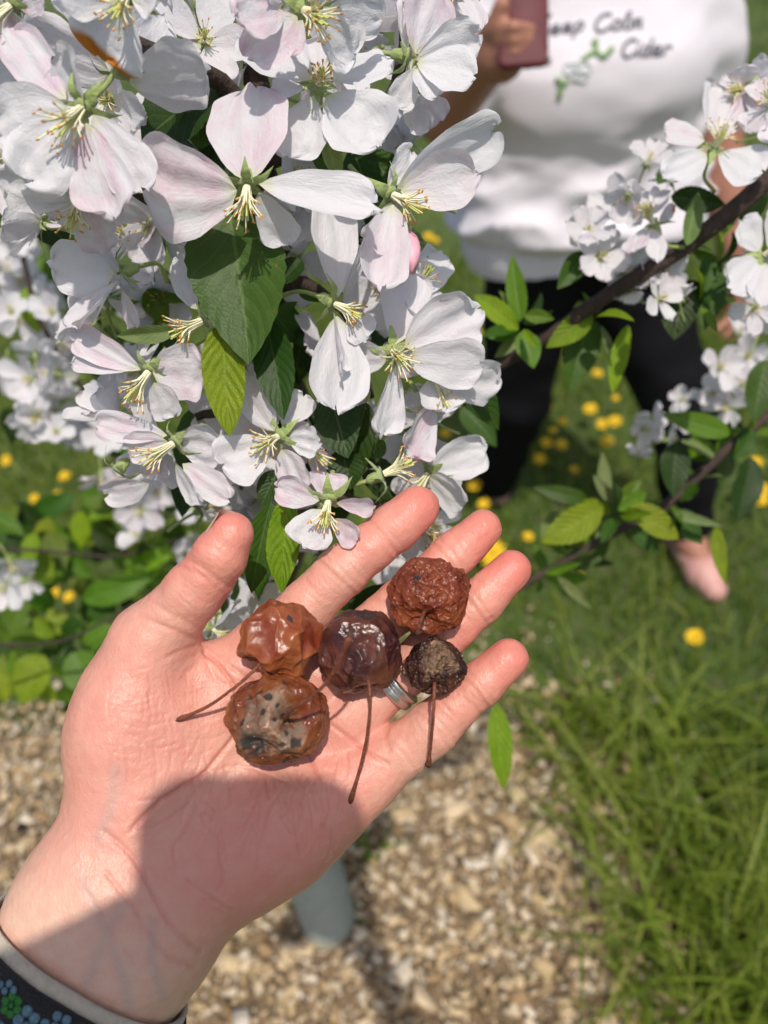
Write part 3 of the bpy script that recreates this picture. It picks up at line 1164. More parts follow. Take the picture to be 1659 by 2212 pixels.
def write(name, word, x0, y0, x1, y1, hgt, mat, r=.0026):
    """baseline from (x0,y0) to (x1,y1) in lettering-zone units"""
    mb = MB()
    wds = {'C': .80, 'K': .7, 'm': .66, 'l': .32, 'i': .26}
    tot = sum(wds.get(c, .56) for c in word)
    acc = 0
    dx, dy = (x1 - x0) / tot, (y1 - y0) / tot
    nx, ny = -(y1 - y0), (x1 - x0)
    for c in word:
        for st in GLY[c]:
            pts = []
            for (a, b) in st:
                ux = x0 + dx * (acc + a) + b * hgt * .18
                uy = y0 + dy * (acc + a) - b * hgt
                pts.append(ZT(ux, uy))
            stroke(mb, pts, r)
        acc += wds.get(c, .56)
    if mb.v:
        mb.put(name, mat, sw)


write('lettering', 'eep', 590, 235, 830, 205, 105, INK)
write('lettering', 'K', 500, 250, 590, 238, 150, INK)
write('lettering', 'Calm', 880, 220, 1215, 190, 118, INK)
write('lettering', 'k', 560, 430, 610, 425, 70, INK)
write('lettering', 'Cider', 1060, 385, 1410, 370, 118, INK)
for st in ([(810, 405), (850, 370), (895, 340), (900, 270)], [(895, 340), (945, 380), (1010, 320)], [(660, 640), (670, 560), (640, 520)], [(670, 560), (710, 540)], [(880, 300), (905, 265)], [(660, 600), (655, 650)]):
    mb = MB()
    stroke(mb, [ZT(*q) for q in st], .0045)
    mb.put('sprig_print', INKG, sw)
mb = MB()
for (x, y, r) in ((720, 460, 34), (770, 450, 30), (830, 455, 36), (760, 505, 30), (810, 510, 34), (770, 465, 14)):
    stroke(mb, [ZT(x + r * math.cos(a), y + r * math.sin(a)) for a in np.linspace(0, 2 * PI, 9)], .0022)
mb.put('blossom_print', INKB, sw)

# the phone in the person's hand
ph_c = Wp(1130, 30, YH)
ph2 = thing('phone', ph_c, 'dark red phone in the hand of the person in the sweatshirt', 'phone')
ex = nrm(CR + .12 * CB)
ey = nrm(CU + .1 * CR)
ey = nrm(ey - ex * (ex @ ey))
ez = np.cross(ex, ey)


def slab0(c, ex, ey, ez, hx_, hy_, hz_, rad, seg=6):
    pts = []
    for (sx, sy, a0_) in ((1, 1, 0), (-1, 1, PI / 2), (-1, -1, PI), (1, -1, 1.5 * PI)):
        for q in range(seg + 1):
            a = a0_ + PI / 2 * q / seg
            pts.append((sx * (hx_ - rad) + rad * math.cos(a), sy * (hy_ - rad) + rad * math.sin(a)))
    n = len(pts)
    lay = [(-hz_, .94), (-hz_ * .75, 1.0), (hz_ * .75, 1.0), (hz_, .94)]
    v = [c + ex * x * s + ey * y * s + ez * z for (z, s) in lay for (x, y) in pts]
    v += [c - ez * hz_, c + ez * hz_]
    q = [[l * n + i, l * n + (i + 1) % n, (l + 1) * n + (i + 1) % n, (l + 1) * n + i] for l in range(3) for i in range(n)]
    t = [[4 * n, (i + 1) % n, i] for i in range(n)] + [[4 * n + 1, 3 * n + i, 3 * n + (i + 1) % n] for i in range(n)]
    return np.array(v), np.array(q), np.array(t)


mb = MB()
v, q, t = slab0(ph_c + CU * .004, ex, ey, ez, .032, .074, .005, .010)
mb.add(v, q)
mb.t.append(t)
mb.tm.append(np.zeros(len(t)))
mb.put('case', CASE, ph2)
mb = MB()
lc = ph_c + ex * .014 + ey * .045 + ez * .005
add_tube(mb, np.array([lc, lc + ez * .004]), .012, 18)
mb.put('lens', CASED, ph2)

# ================================================================== the hand
HA = math.radians(48)
HAX = np.stack([[math.cos(HA), math.sin(HA), 0], [-math.sin(HA), math.cos(HA), 0], [0, 0, 1.0]], 1)


def hp(px, py, d, r):
    return cc(px, py, d), r * d / F


def chain(S, D, pts, k, flat=None, fs=1.0):
    q = [hp(*p) for p in pts]
    for (a, ra), (b, rb) in zip(q, q[1:]):
        S.cone(D, a, b, ra, rb, k, flat, fs)


def build_hand():
    fing = {
        'index': [(585, 1390, .272, 62), (664, 1309, .271, 57), (742, 1232, .270, 57), (800, 1182, .270, 52), (852, 1140, .271, 51.5), (903, 1095, .273, 46)],
        'middle': [(668, 1470, .273, 64), (770, 1385, .273, 54), (865, 1305, .273, 54), (925, 1250, .2735, 49), (977, 1202, .275, 48.5), (1042, 1143, .278, 42)],
        'ring': [(748, 1550, .272, 62), (845, 1478, .2715, 52), (930, 1408, .270, 54), (985, 1350, .270, 49), (1032, 1303, .270, 49), (1105, 1230, .271, 42)],
        'pinky': [(800, 1665, .268, 66), (870, 1620, .266, 57), (938, 1570, .264, 57), (985, 1525, .263, 50), (1030, 1482, .262, 48), (1100, 1421, .261, 42)],
        'thumb': [(330, 1382, .262, 78), (378, 1325, .259, 66), (420, 1276, .256, 65), (450, 1240, .254, 60), (474, 1204, .252, 58), (503, 1152, .250, 45)],
    }
    lo, hi = np.full(3, 9.0), np.full(3, -9.0)
    allp = [p for v in fing.values() for p in v] + [(0, 2230, .245, 235), (-190, 2480, .24, 235), (245, 1990, .255, 210), (150, 1700, .26, 20)]
    for p in allp:
        c, r = hp(*p)
        c = c @ HAX
        lo = np.minimum(lo, c - r - .006)
        hi = np.maximum(hi, c + r + .006)
    lo[2] = min(lo[2], -.31)
    S = SDF(lo, hi, 0.00062, HAX)
    # palm and forearm
    D = S.new()
    z = np.array([0, 0, 1.0])
    k = 0.010
    chain(S, D, [(330, 1720, .266, 88), (450, 1550, .271, 74), (575, 1400, .273, 61)], k)
    chain(S, D, [(360, 1760, .268, 90), (500, 1620, .274, 74), (662, 1477, .275, 62)], k)
    chain(S, D, [(400, 1800, .268, 90), (560, 1690, .273, 76), (745, 1553, .2735, 62)], k)
    chain(S, D, [(440, 1845, .266, 92), (620, 1755, .270, 82), (795, 1668, .2695, 67)], k)
    chain(S, D, [(330, 1385, .264, 80), (292, 1500, .264, 98), (275, 1590, .264, 112), (268, 1720, .262, 118)], 0.012)      # ball of the thumb
    chain(S, D, [(400, 1560, .271, 88), (380, 1680, .269, 100)], 0.014)
    chain(S, D, [(440, 1440, .271, 40), (520, 1430, .273, 44)], 0.012)                                                        # web
    chain(S, D, [(708, 1738, .266, 86), (600, 1800, .263, 106), (480, 1858, .261, 116), (370, 1930, .258, 120)], 0.012)      # heel of the hand
    chain(S, D, [(330, 1720, .266, 100), (260, 1880, .258, 118)], 0.014)
    for s in (-1, 0, 1):
        ox, oy = 98 * s * .85, 98 * s * .52
        r = 112 if s else 118
        chain(S, D, [(282 + ox, 1930 + oy, .256, r - 6), (245 + ox, 1990 + oy, .254, r), (90 + ox, 2245 + oy, .247, r + 8), (-170 + ox, 2700 + oy, .236, r + 25)], 0.012)
    # fingers
    G = S.new()
    for n, pts in fing.items():
        E_ = S.new()
        chain(S, E_, pts, 0.0016)
        # finger pads
        a, ra = hp(*pts[-1])
        b, rb = hp(*pts[-2])
        m = (a + b) / 2 + z * 0.0012
        S.cone(E_, a * .8 + b * .2 + z * .0012, b * .8 + a * .2 + z * .0012, ra * .90, rb * .92, 0.002)
        G = smin(G, E_, 0.0016)
    D = smin(D, G, 0.0075)
    del G
    v, f = S.mesh(D, 3)
    return v, f, fing


hv, hf, FING = build_hand()
hn = vnormals(hv, hf)
# seen from the palm side: keep outward normals
if (hn[:, 2] * (hv[:, 2] - hv[:, 2].mean())).sum() < 0:
    hf = hf[:, ::-1].copy()
    hn = -hn
hd = -hv[:, 2]
hx = hv[:, 0] / hd * F + CX
hy = -hv[:, 1] / hd * F + CY


def seg_dist(x, y, pl):
    best = np.full(len(x), 1e9)
    pl = np.asarray(pl, float)
    for (ax, ay), (bx, by) in zip(pl, pl[1:]):
        dx, dy = bx - ax, by - ay
        t = np.clip(((x - ax) * dx + (y - ay) * dy) / (dx * dx + dy * dy), 0, 1)
        best = np.minimum(best, np.hypot(x - ax - t * dx, y - ay - t * dy))
    return best


def sp2(pl, n=14):
    return spline(np.array([(a, b, 0) for a, b in pl], float), n)[:, :2]


crease = np.zeros(len(hv))
disp = np.zeros(len(hv))
face = np.clip((hn[:, 2] - 0.05) / 0.3, 0, 1)
CREASES = [  # polyline, sigma, depth mm, darkness
    # palm lines
    ([(442, 1408), (500, 1470), (522, 1560), (480, 1622), (441, 1671), (394, 1698), (340, 1735), (285, 1790)], 5, .85, 1.0),
    ([(500, 1440), (590, 1510), (650, 1600), (690, 1680)], 4.5, .55, .8),
    ([(620, 1470), (690, 1545), (790, 1620), (838, 1650)], 4.5, .55, .8),
    ([(438, 1672), (520, 1655), (620, 1690)], 3.5, .3, .35),
    ([(425, 1740), (395, 1800), (372, 1830), (376, 1870)], 3.5, .3, .45),
    ([(470, 1800), (473, 1850), (480, 1900), (470, 1925)], 3.5, .3, .45),
    ([(300, 1730), (360, 1720), (420, 1690)], 3.5, .3, .4),
    ([(270, 1800), (345, 1780), (410, 1735)], 3.5, .25, .35),
    ([(570, 1650), (580, 1740), (560, 1830)], 3.5, .25, .35),
    ([(640, 1660), (655, 1740), (640, 1800)], 3.5, .2, .3),
    ([(700, 1690), (712, 1740), (700, 1790)], 3.5, .2, .3),
    ([(400, 1900), (470, 1950), (500, 1965)], 3.5, .3, .4),
    # wrist creases
    ([(226, 1796), (289, 1854), (340, 1948), (375, 2007), (433, 2058)], 6, .5, .42),
    ([(230, 1886), (289, 1964), (332, 2034), (367, 2069), (420, 2092)], 6, .4, .36),
    ([(190, 1930), (240, 2010), (290, 2080)], 6, .2, .15),
    # thumb
    ([(395, 1205), (432, 1222), (468, 1250), (500, 1272)], 5.6, 0.28, 0.25),
    ([(385, 1222), (424, 1240), (462, 1268), (490, 1290)], 5.0, 0.22, 0.20),
    ([(322, 1296), (363, 1322), (405, 1345), (440, 1362)], 5.6, 0.25, 0.23),
    ([(300, 1330), (350, 1352), (400, 1372), (436, 1390)], 6.2, 0.37, 0.30),
    ([(436, 1392), (405, 1400), (360, 1420)], 5.0, 0.25, 0.20),
    ([(440, 1400), (452, 1440), (470, 1470), (500, 1480)], 6.2, 0.31, 0.25),
    ([(445, 1395), (480, 1420), (500, 1445)], 5.6, 0.25, 0.20),
    # index
    ([(782, 1106), (808, 1137), (832, 1166), (860, 1200)], 5.6, 0.31, 0.25),
    ([(770, 1118), (796, 1149), (822, 1178), (845, 1208)], 5.0, 0.22, 0.17),
    ([(668, 1196), (702, 1222), (738, 1256), (775, 1290)], 5.6, 0.31, 0.25),
    ([(682, 1186), (716, 1212), (752, 1246), (788, 1278)], 5.0, 0.25, 0.20),
    ([(700, 1172), (732, 1200), (766, 1232), (800, 1262)], 5.0, 0.19, 0.15),
    # middle
    ([(925, 1165), (955, 1195), (985, 1235)], 5.6, 0.31, 0.25),
    ([(940, 1155), (968, 1186), (998, 1225)], 5.0, 0.19, 0.17),
    ([(800, 1290), (840, 1310), (880, 1345)], 5.6, 0.31, 0.23),
    # ring
    ([(985, 1270), (1015, 1300), (1050, 1345)], 5.6, 0.31, 0.25),
    ([(998, 1258), (1028, 1288), (1062, 1335)], 5.0, 0.19, 0.17),
    ([(890, 1370), (930, 1410), (965, 1455)], 5.6, 0.31, 0.23),
    ([(905, 1360), (945, 1398), (980, 1440)], 5.0, 0.22, 0.20),
    # pinky
    ([(990, 1455), (1020, 1482), (1052, 1525), (1062, 1545)], 5.6, 0.31, 0.25),
    ([(1003, 1444), (1034, 1474), (1066, 1515)], 5.0, 0.19, 0.15),
    ([(890, 1530), (925, 1562), (962, 1605), (980, 1630)], 5.6, 0.31, 0.25),
    ([(905, 1520), (940, 1552), (976, 1592), (992, 1615)], 5.0, 0.22, 0.17),
    ([(838, 1565), (832, 1590), (842, 1620)], 6.2, 0.50, 0.45),
    ([(842, 1600), (880, 1640), (905, 1680)], 5.0, 0.22, 0.20),
]
rngc = np.random.default_rng(11)
for _ in range(60):      # fine lines over the ball of the thumb
    x0, y0 = rngc.uniform(220, 420), rngc.uniform(1440, 1640)
    if rngc.random() < .6:
        L = rngc.uniform(60, 150)
        CREASES.append(([(x0, y0), (x0 + .35 * L, y0 + .06 * L), (x0 + .7 * L, y0 - .05 * L)], 2.6, .15, .22))
    else:
        L = rngc.uniform(60, 140)
        CREASES.append(([(x0, y0), (x0 + .06 * L, y0 + .4 * L), (x0 + .02 * L, y0 + .8 * L)], 2.6, .15, .22))
for _ in range(44):      # hairline creases across the palm
    x0, y0 = rngc.uniform(420, 760), rngc.uniform(1580, 1800)
    L = rngc.uniform(40, 110)
    a = rngc.uniform(1.0, 2.2)
    CREASES.append(([(x0, y0), (x0 + L * math.cos(a) * .5 + rngc.normal() * 6, y0 + L * math.sin(a) * .5), (x0 + L * math.cos(a), y0 + L * math.sin(a))], 2.8, .16, .30))
for n_, pts in FING.items():   # cross lines on the finger joints
    p = np.array([q[:2] for q in pts], float)
    for s_ in rngc.uniform(0.15, 0.9, 16):
        i_ = min(int(s_ * (len(p) - 1)), len(p) - 2)
        t_ = s_ * (len(p) - 1) - i_
        c_ = p[i_] * (1 - t_) + p[i_ + 1] * t_
        dr = nrm(p[i_ + 1] - p[i_])
        nn = np.array([-dr[1], dr[0]])
        o_ = rngc.uniform(-30, 30)
        l_ = rngc.uniform(15, 38)
        CREASES.append(([tuple(c_ + nn * (o_ - l_)), tuple(c_ + nn * o_ + dr * rngc.normal() * 4), tuple(c_ + nn * (o_ + l_))], 2.6, .13, .20))
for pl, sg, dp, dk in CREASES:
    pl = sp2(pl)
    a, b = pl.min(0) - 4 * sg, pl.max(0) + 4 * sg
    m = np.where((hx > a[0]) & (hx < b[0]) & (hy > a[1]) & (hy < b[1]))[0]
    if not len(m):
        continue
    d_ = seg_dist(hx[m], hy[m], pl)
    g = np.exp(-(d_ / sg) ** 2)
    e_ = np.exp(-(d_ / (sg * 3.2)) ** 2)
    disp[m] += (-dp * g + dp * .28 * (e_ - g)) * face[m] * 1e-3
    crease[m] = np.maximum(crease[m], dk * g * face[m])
# soft unevenness of flesh
disp += 0.00035 * fbm(hv * 90, 2) + 0.00012 * fbm(hv * 420, 2)
hv2 = hv + hn * disp[:, None]
flush = np.zeros(len(hv))
for n_, pts in FING.items():
    c_, _ = hp(*pts[-1])
    dd = np.linalg.norm(hv - c_, axis=1)
    flush = np.maximum(flush, np.clip(1.25 - dd / 0.034, 0, 1))
for (x_, y_, r_, s_) in [(640, 1800, 190, .5), (300, 1560, 160, .18), (700, 1600, 120, .35), (560, 1880, 160, .45), (930, 1480, 150, .25), (780, 1640, 90, .3)]:
    flush = np.maximum(flush, s_ * np.exp(-(((hx - x_) ** 2 + (hy - y_) ** 2) / r_ ** 2)))
pale = np.clip((hy * .85 - hx * .52 - 1430) / 260, 0, .85)
for pl in ([(640, 1700), (560, 1600), (480, 1690)],):
    pale = np.maximum(pale, .25 * np.exp(-(seg_dist(hx, hy, pl) / 60) ** 2))
for n_, pts in FING.items():
    for q_ in (1, 2, 4):
        c_, r_ = hp(*pts[q_])
        pale = np.maximum(pale, .30 * np.exp(-(np.linalg.norm(hv - c_ - [0, 0, r_], axis=1) / .010) ** 2))
flush = np.clip(flush + .16 * fbm(hv * 130, 3) + .10 * fbm(hv * 45, 2), 0, 1)
vein = np.zeros(len(hv))
for pl in ([(180, 1900), (215, 1990), (260, 2090), (280, 2170)], [(260, 1960), (225, 2030), (190, 2120)], [(330, 1990), (330, 2080), (350, 2150)], [(215, 1810), (240, 1740), (250, 1660)]):
    vein = np.maximum(vein, np.exp(-(seg_dist(hx, hy, sp2(pl)) / 14) ** 2))
HAND_W = c2w(hv2)
hand = put('hand', HAND_W, hf, SKIN, origin=P(300, 1800, .27), attrs={'flush': flush, 'pale': pale, 'crease': crease, 'vein': vein})
tag(hand, 'open left hand held palm up with five shrivelled apples on it and a silver ring', 'hand')
HBVH = BVHTree.FromPolygons([tuple(x) for x in HAND_W[::1]], [tuple(int(i) for i in q) for q in hf])


def hand_gap(p):
    loc, nor, idx, dist = HBVH.find_nearest(Vector(p))
    s = (Vector(p) - loc).dot(nor)
    return dist if s > 0 else -dist


# thumb nail edge
NAIL = simple('nail', (0.72, 0.46, 0.38), 0.3, 0.06, 200)
# the nail curves round the far side of the thumb tip
tipc, tr_ = hp(*FING['thumb'][-1])
ipc, _ = hp(*FING['thumb'][-2])
ax = nrm(tipc - ipc)
sd = nrm(np.cross(ax, [0, 0, 1.0]))
sd = sd if sd[0] < 0 else -sd
bk = np.cross(ax, sd)
bk = bk if bk[2] < 0 else -bk
nv_, nf_ = [], []
for i in range(10):
    a = -0.55 + 1.75 * i / 9
    for j in range(8):
        s = -0.010 + 0.0175 * j / 7
        rr = (tr_ + .0006) * (1.0 if s < 0.002 else 1.0) + .0016 * (1 - j / 7)
        dirn = sd * math.cos(a) + bk * math.sin(a)
        nv_.append(tipc + ax * (s - .003) + dirn * rr * (0.985 if j < 7 else 1.01))
for i in range(9):
    for j in range(7):
        nf_.append([i * 8 + j, i * 8 + j + 1, (i + 1) * 8 + j + 1, (i + 1) * 8 + j])
put('thumbnail', c2w(np.array(nv_)), np.array(nf_), NAIL, hand)


# ================================================================== ring on the ring finger
SILVER = NT('silver')
co_ = SILVER.n('TexCoord').outputs['Object']
sc_ = SILVER.noise(2500, 3, SILVER.n('Mapping', {'Vector': co_, 'Scale': (1, 1, .15)}).outputs[0])
SILVER = SILVER.end(SILVER.bsdf(Base_Color=(0.62, 0.60, 0.56), Metallic=1.0, Roughness=SILVER.maprange(sc_, .3, .8, .28, .5)))
a_, ra_ = hp(*FING['ring'][0])
b_, rb_ = hp(*FING['ring'][2])
rc = a_ * .44 + b_ * .56
rax = nrm(b_ - a_)
rx = nrm(np.cross(rax, [0, 0, 1.0]))
ry = np.cross(rax, rx)
prof = []                                   # (radius add, along) of two bands with a groove between
for q_ in np.linspace(0, 1, 9):
    prof.append((0.0009 * (1 - (2 * q_ - 1) ** 4) + .0004, -0.0030 + .0034 * q_))
for q_ in np.linspace(0, 1, 7):
    prof.append((0.0009 * (1 - (2 * q_ - 1) ** 4) + .0004, 0.0006 + .0022 * q_))
prof += [(-.0009, .0028), (-.0009, -.0030)]
nr = 96
vs = []
R0 = 52 * .2715 / F + .0011
for i in range(nr):
    a = 2 * PI * i / nr
    dr = rx * math.cos(a) + ry * math.sin(a)
    for (e, s) in prof:
        vs.append(rc + rax * s + dr * (R0 + e))
npf = len(prof)
fs_ = [[i * npf + j, i * npf + (j + 1) % npf, ((i + 1) % nr) * npf + (j + 1) % npf, ((i + 1) % nr) * npf + j] for i in range(nr) for j in range(npf)]
ring = put('ring', c2w(np.array(vs)), np.array(fs_)[:, ::-1], SILVER)
tag(ring, 'plain silver double-band ring worn on the ring finger of the open hand', 'ring')


# ================================================================== shrivelled crab apples
def mat_apple(name, base, second, mould, gloss, dark=(0.012, 0.010, 0.011), crk=330.0, cs=.35):
    t = NT(name)
    co = t.n('TexCoord').outputs['Object']
    nz = t.noise(48, 5, co, .6, .8)
    col = t.mix(t.maprange(nz, .40, .62), base, second)
    red = t.noise(130, 4, t.n('VectorMath', {0: co, 1: (3.1, .7, 5.2)}, operation='ADD').outputs[0], .6)
    col = t.mix(t.maprange(red, .52, .75, 0, .7), col, tuple(x * y for x, y in zip(base, (1.1, .55, .6))))
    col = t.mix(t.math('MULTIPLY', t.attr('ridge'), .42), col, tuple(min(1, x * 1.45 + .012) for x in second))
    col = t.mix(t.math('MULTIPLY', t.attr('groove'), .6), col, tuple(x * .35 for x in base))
    col = t.mix(t.attr('mould'), col, t.mix(t.attr('ridge'), tuple(x * .62 for x in mould), tuple(min(1, x * 1.5) for x in mould)))
    col = t.mix(t.attr('rot'), col, t.mix(t.noise(900, 3, co), dark, (.035, .032, .030)))
    sp = t.n('TexVoronoi', {'Scale': 430.0, 'Vector': co}).outputs['Distance']
    pick = t.noise(210, 1, co)
    spot = t.math('MULTIPLY', t.maprange(sp, .15, .10), t.maprange(pick, .60, .66))
    col = t.mix(spot, col, (0.55, 0.42, 0.32))
    wv = t.n('VectorMath', {0: co, 1: t.n('VectorMath', {0: t.n('TexNoise', {'Scale': 220.0, 'Vector': co}).outputs[1], 3: .006}, operation='SCALE').outputs[0]}, operation='ADD').outputs[0]
    cr = t.n('TexVoronoi', {'Scale': crk, 'Vector': wv}).outputs['Distance']
    cr2 = t.math('MULTIPLY', cr, cr)
    bn = t.math('ADD', t.math('MULTIPLY', t.noise(1300, 3, co), .25), t.math('MULTIPLY', cr2, 1.6))
    nm = t.bump(bn, cs, .0006)
    rg = t.mix(t.math('MAXIMUM', t.attr('mould'), t.attr('rot')), (gloss,) * 3, (.85,) * 3)
    b = t.bsdf(Base_Color=col, Roughness=rg, Normal=nm)
    b.inputs['Specular IOR Level'].default_value = .42
    b.inputs['Subsurface Weight'].default_value = .08
    b.inputs['Subsurface Scale'].default_value = .002
    return t.end(b)


STEM = simple('dry_stem', (0.19, 0.058, 0.03), .55, .5, 300, .5, 900)
STEMTIP = simple('stem_tip', (0.07, 0.045, 0.03), .8, .5, 600, .8, 900)


def facet(n, fr, seed, warp):
    """hollow facets that meet in sharp ridges: squared distance to the nearest cell centre, 0..1"""
    p = n * fr + seed * 7.7
    w = np.stack([perlin(n * fr * .9 + seed + 3.1), perlin(n * fr * .9 + seed + 9.2), perlin(n * fr * .9 + seed + 15.7)], 1)
    p = p + w * warp
    # stretch so that the hollows run lengthwise
    f1, f2 = voro(p * np.array([1.0, .8, 1.15]), int(seed * 13) % 97)
    return np.clip(f1 * f1 / .75, 0, 1)


def apple(name, px, py, rx, ry, rd, stem_dir, calyx_dir, seed, mat, fine, coarse, label, stem, dents, mould=None, rots=(), zoff=0.0, ridge_amp=1.0):
    """px,py,rx,ry in grid units; stem_dir: camera-space direction of the stem dimple"""
    d = 0.20
    R = rx * .265 / F
    # roll it down the viewing ray until it rests on the skin
    for d in np.linspace(.215, .285, 240):
        if hand_gap(P(px, py, d)) < R * .86:
            break
    d += zoff
    R = rx * d / F
    Ry = ry * d / F
    nu, nv = 240, 150
    th, ph = np.meshgrid(np.arange(nu) * 2 * PI / nu, np.linspace(0.0, PI, nv), indexing='ij')
    n = np.stack([np.sin(ph) * np.cos(th), np.sin(ph) * np.sin(th), np.cos(ph)], -1).reshape(-1, 3)
    h = coarse * .10 * fbm(n * 1.35 + seed, 2)
    mask = np.clip(.45 + .9 * fbm(n * 1.3 + seed * 3, 2), .12, 1)
    f1c = facet(n, 1.9, seed, .45)
    f1f = facet(n, fine, seed + 1.3, .6)
    f1g = facet(n, fine * 2.0, seed + 2.9, .8)
    h = h + .16 * coarse * (f1c - .45) + ridge_amp * mask * (.085 * (f1f - .45) + .042 * (f1g - .45))
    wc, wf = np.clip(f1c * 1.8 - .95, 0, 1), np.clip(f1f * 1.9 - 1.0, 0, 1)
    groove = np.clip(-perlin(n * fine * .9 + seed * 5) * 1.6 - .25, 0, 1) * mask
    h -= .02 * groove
    sdn = nrm(stem_dir)
    ca = np.clip(n @ sdn, -1, 1)
    ang = np.arccos(ca)
    az = np.arctan2(n @ np.cross(sdn, [.3, .5, .81]), n @ np.cross(sdn, np.cross(sdn, [.3, .5, .81])))
    h -= .42 * np.exp(-(ang / .30) ** 2) * (1 + .25 * np.sin(5 * az + seed))
    h += .03 * np.exp(-((ang - .55) / .2) ** 2)
    if calyx_dir is not None:
        cdn = nrm(calyx_dir)
        an2 = np.arccos(np.clip(n @ cdn, -1, 1))
        h -= .20 * np.exp(-(an2 / .24) ** 2)
    for (dx, dy, dz, w, a) in dents:
        dn = nrm([dx, dy, dz])
        h -= a * np.exp(-(np.arccos(np.clip(n @ dn, -1, 1)) / w) ** 2)
    S3 = np.array([R, Ry, rd * d / F])
    v = n * (1 + h)[:, None] * S3
    rot = np.clip((.5 - (ang / .22)) * 1.2, 0, .8)
    if calyx_dir is not None:
        rot = np.maximum(rot, np.clip(2.2 - an2 / .20, 0, 1) * np.clip(.8 + fbm(n * 9 + seed), 0, 1))
    for (dx, dy, dz, w) in rots:
        dn = nrm([dx, dy, dz])
        q = np.arccos(np.clip(n @ dn, -1, 1)) + w * (.55 * perlin(n * 7 + seed) + .45 * perlin(n * 17 + seed * 2))
        rot = np.maximum(rot, np.clip((w - q) / (w * .35), 0, 1) * .95)
        v -= n * (0.02 * np.clip((w - q) / w, 0, 1))[:, None] * R
    mo = np.zeros(len(n))
    if mould is not None:
        (dx, dy, dz, w, am) = mould
        q = np.arccos(np.clip(n @ nrm([dx, dy, dz]), -1, 1)) + .35 * fbm(n * 2.6 + seed * 2, 3)
        mo = np.clip((w - q) / .25, 0, 1) * am * np.clip(.75 + .9 * fbm(n * 7 + seed, 2), .1, 1)
    c_cam = cc(px, py, d)
    v = v + c_cam
    i, j = np.meshgrid(np.arange(nu), np.arange(nv - 1), indexing='ij')
    i2 = (i + 1) % nu
    f = np.stack([i * nv + j, i * nv + j + 1, i2 * nv + j + 1, i2 * nv + j], -1).reshape(-1, 4)
    root = thing(name, c2w(c_cam), label, 'apple', 'shrivelled apples on the open palm')
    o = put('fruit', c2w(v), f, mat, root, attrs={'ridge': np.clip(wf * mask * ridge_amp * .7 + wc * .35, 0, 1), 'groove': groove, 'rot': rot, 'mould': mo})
    # stem: grid points with offsets in front of the apple's centre
    pts = [c_cam + sdn * R * .45]
    for (sx, sy, dz) in stem:
        pts.append(cc(sx, sy, d + dz))
    sp_ = spline(pts, 26)
    jit = np.random.default_rng(int(seed * 10))
    sp_[3:-1] += jit.normal(size=(22, 3)) * .00004
    mb = MB()
    rad = np.interp(np.linspace(0, 1, 26), [0, .12, .5, .9, .96, 1], [.0009, .00062, .00052, .00060, .0010, .0009])
    add_tube(mb, c2w(sp_), rad, 8, 0)
    v_, t_ = ball(c2w(sp_[-1]), .0010, 7, 5)
    v_ = v_ + jit.normal(size=v_.shape) * .00025
    mb.add(v_, t_, 1)
    mb.put('stem', [STEM, STEMTIP], root)
    return root, d, R


AM1 = mat_apple('apple_tan', (0.175, 0.034, 0.014), (0.33, 0.105, 0.034), (0.45, .3, .18), .33, cs=.10)
AM2 = mat_apple('apple_mouldy', (0.14, 0.033, 0.013), (0.27, 0.095, 0.032), (0.27, .20, .145), .30, cs=.5)
AM3 = mat_apple('apple_plum', (0.040, 0.012, 0.014), (0.145, 0.045, 0.024), (0.3, .2, .15), .30, cs=.35, crk=380.0)
AM4 = mat_apple('apple_rust', (0.135, 0.025, 0.010), (0.25, 0.060, 0.021), (0.4, .2, .1), .36, cs=1.0, crk=400.0)
AM5 = mat_apple('apple_black', (0.020, 0.008, 0.007), (0.10, 0.034, 0.018), (0.30, .185, .105), .42, cs=1.0, crk=560.0)

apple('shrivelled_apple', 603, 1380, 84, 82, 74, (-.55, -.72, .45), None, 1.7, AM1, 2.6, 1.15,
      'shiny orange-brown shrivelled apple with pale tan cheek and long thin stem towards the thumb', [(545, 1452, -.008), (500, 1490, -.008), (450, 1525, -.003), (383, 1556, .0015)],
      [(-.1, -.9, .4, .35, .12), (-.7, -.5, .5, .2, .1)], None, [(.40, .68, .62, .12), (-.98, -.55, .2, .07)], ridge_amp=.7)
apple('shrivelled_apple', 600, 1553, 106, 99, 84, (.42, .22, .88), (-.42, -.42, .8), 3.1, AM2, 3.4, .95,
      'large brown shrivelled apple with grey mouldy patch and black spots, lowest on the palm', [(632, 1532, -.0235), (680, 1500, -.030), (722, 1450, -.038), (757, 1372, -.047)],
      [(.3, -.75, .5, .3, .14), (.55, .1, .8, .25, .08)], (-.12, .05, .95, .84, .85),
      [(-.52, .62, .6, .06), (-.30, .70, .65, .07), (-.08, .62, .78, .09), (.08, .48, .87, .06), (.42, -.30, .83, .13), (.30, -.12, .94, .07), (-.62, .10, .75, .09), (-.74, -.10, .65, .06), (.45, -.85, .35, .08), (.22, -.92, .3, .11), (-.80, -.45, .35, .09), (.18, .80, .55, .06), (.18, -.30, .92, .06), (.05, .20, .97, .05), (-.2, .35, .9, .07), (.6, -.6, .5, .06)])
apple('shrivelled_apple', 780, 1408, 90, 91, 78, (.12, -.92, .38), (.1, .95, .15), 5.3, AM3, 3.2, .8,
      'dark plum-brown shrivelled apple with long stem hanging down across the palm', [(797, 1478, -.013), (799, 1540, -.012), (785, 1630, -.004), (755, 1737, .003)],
      [(0.1, .55, .8, .2, .05)], None, [(.02, -.10, 1, .045), (.42, .12, .9, .06)], ridge_amp=.9)
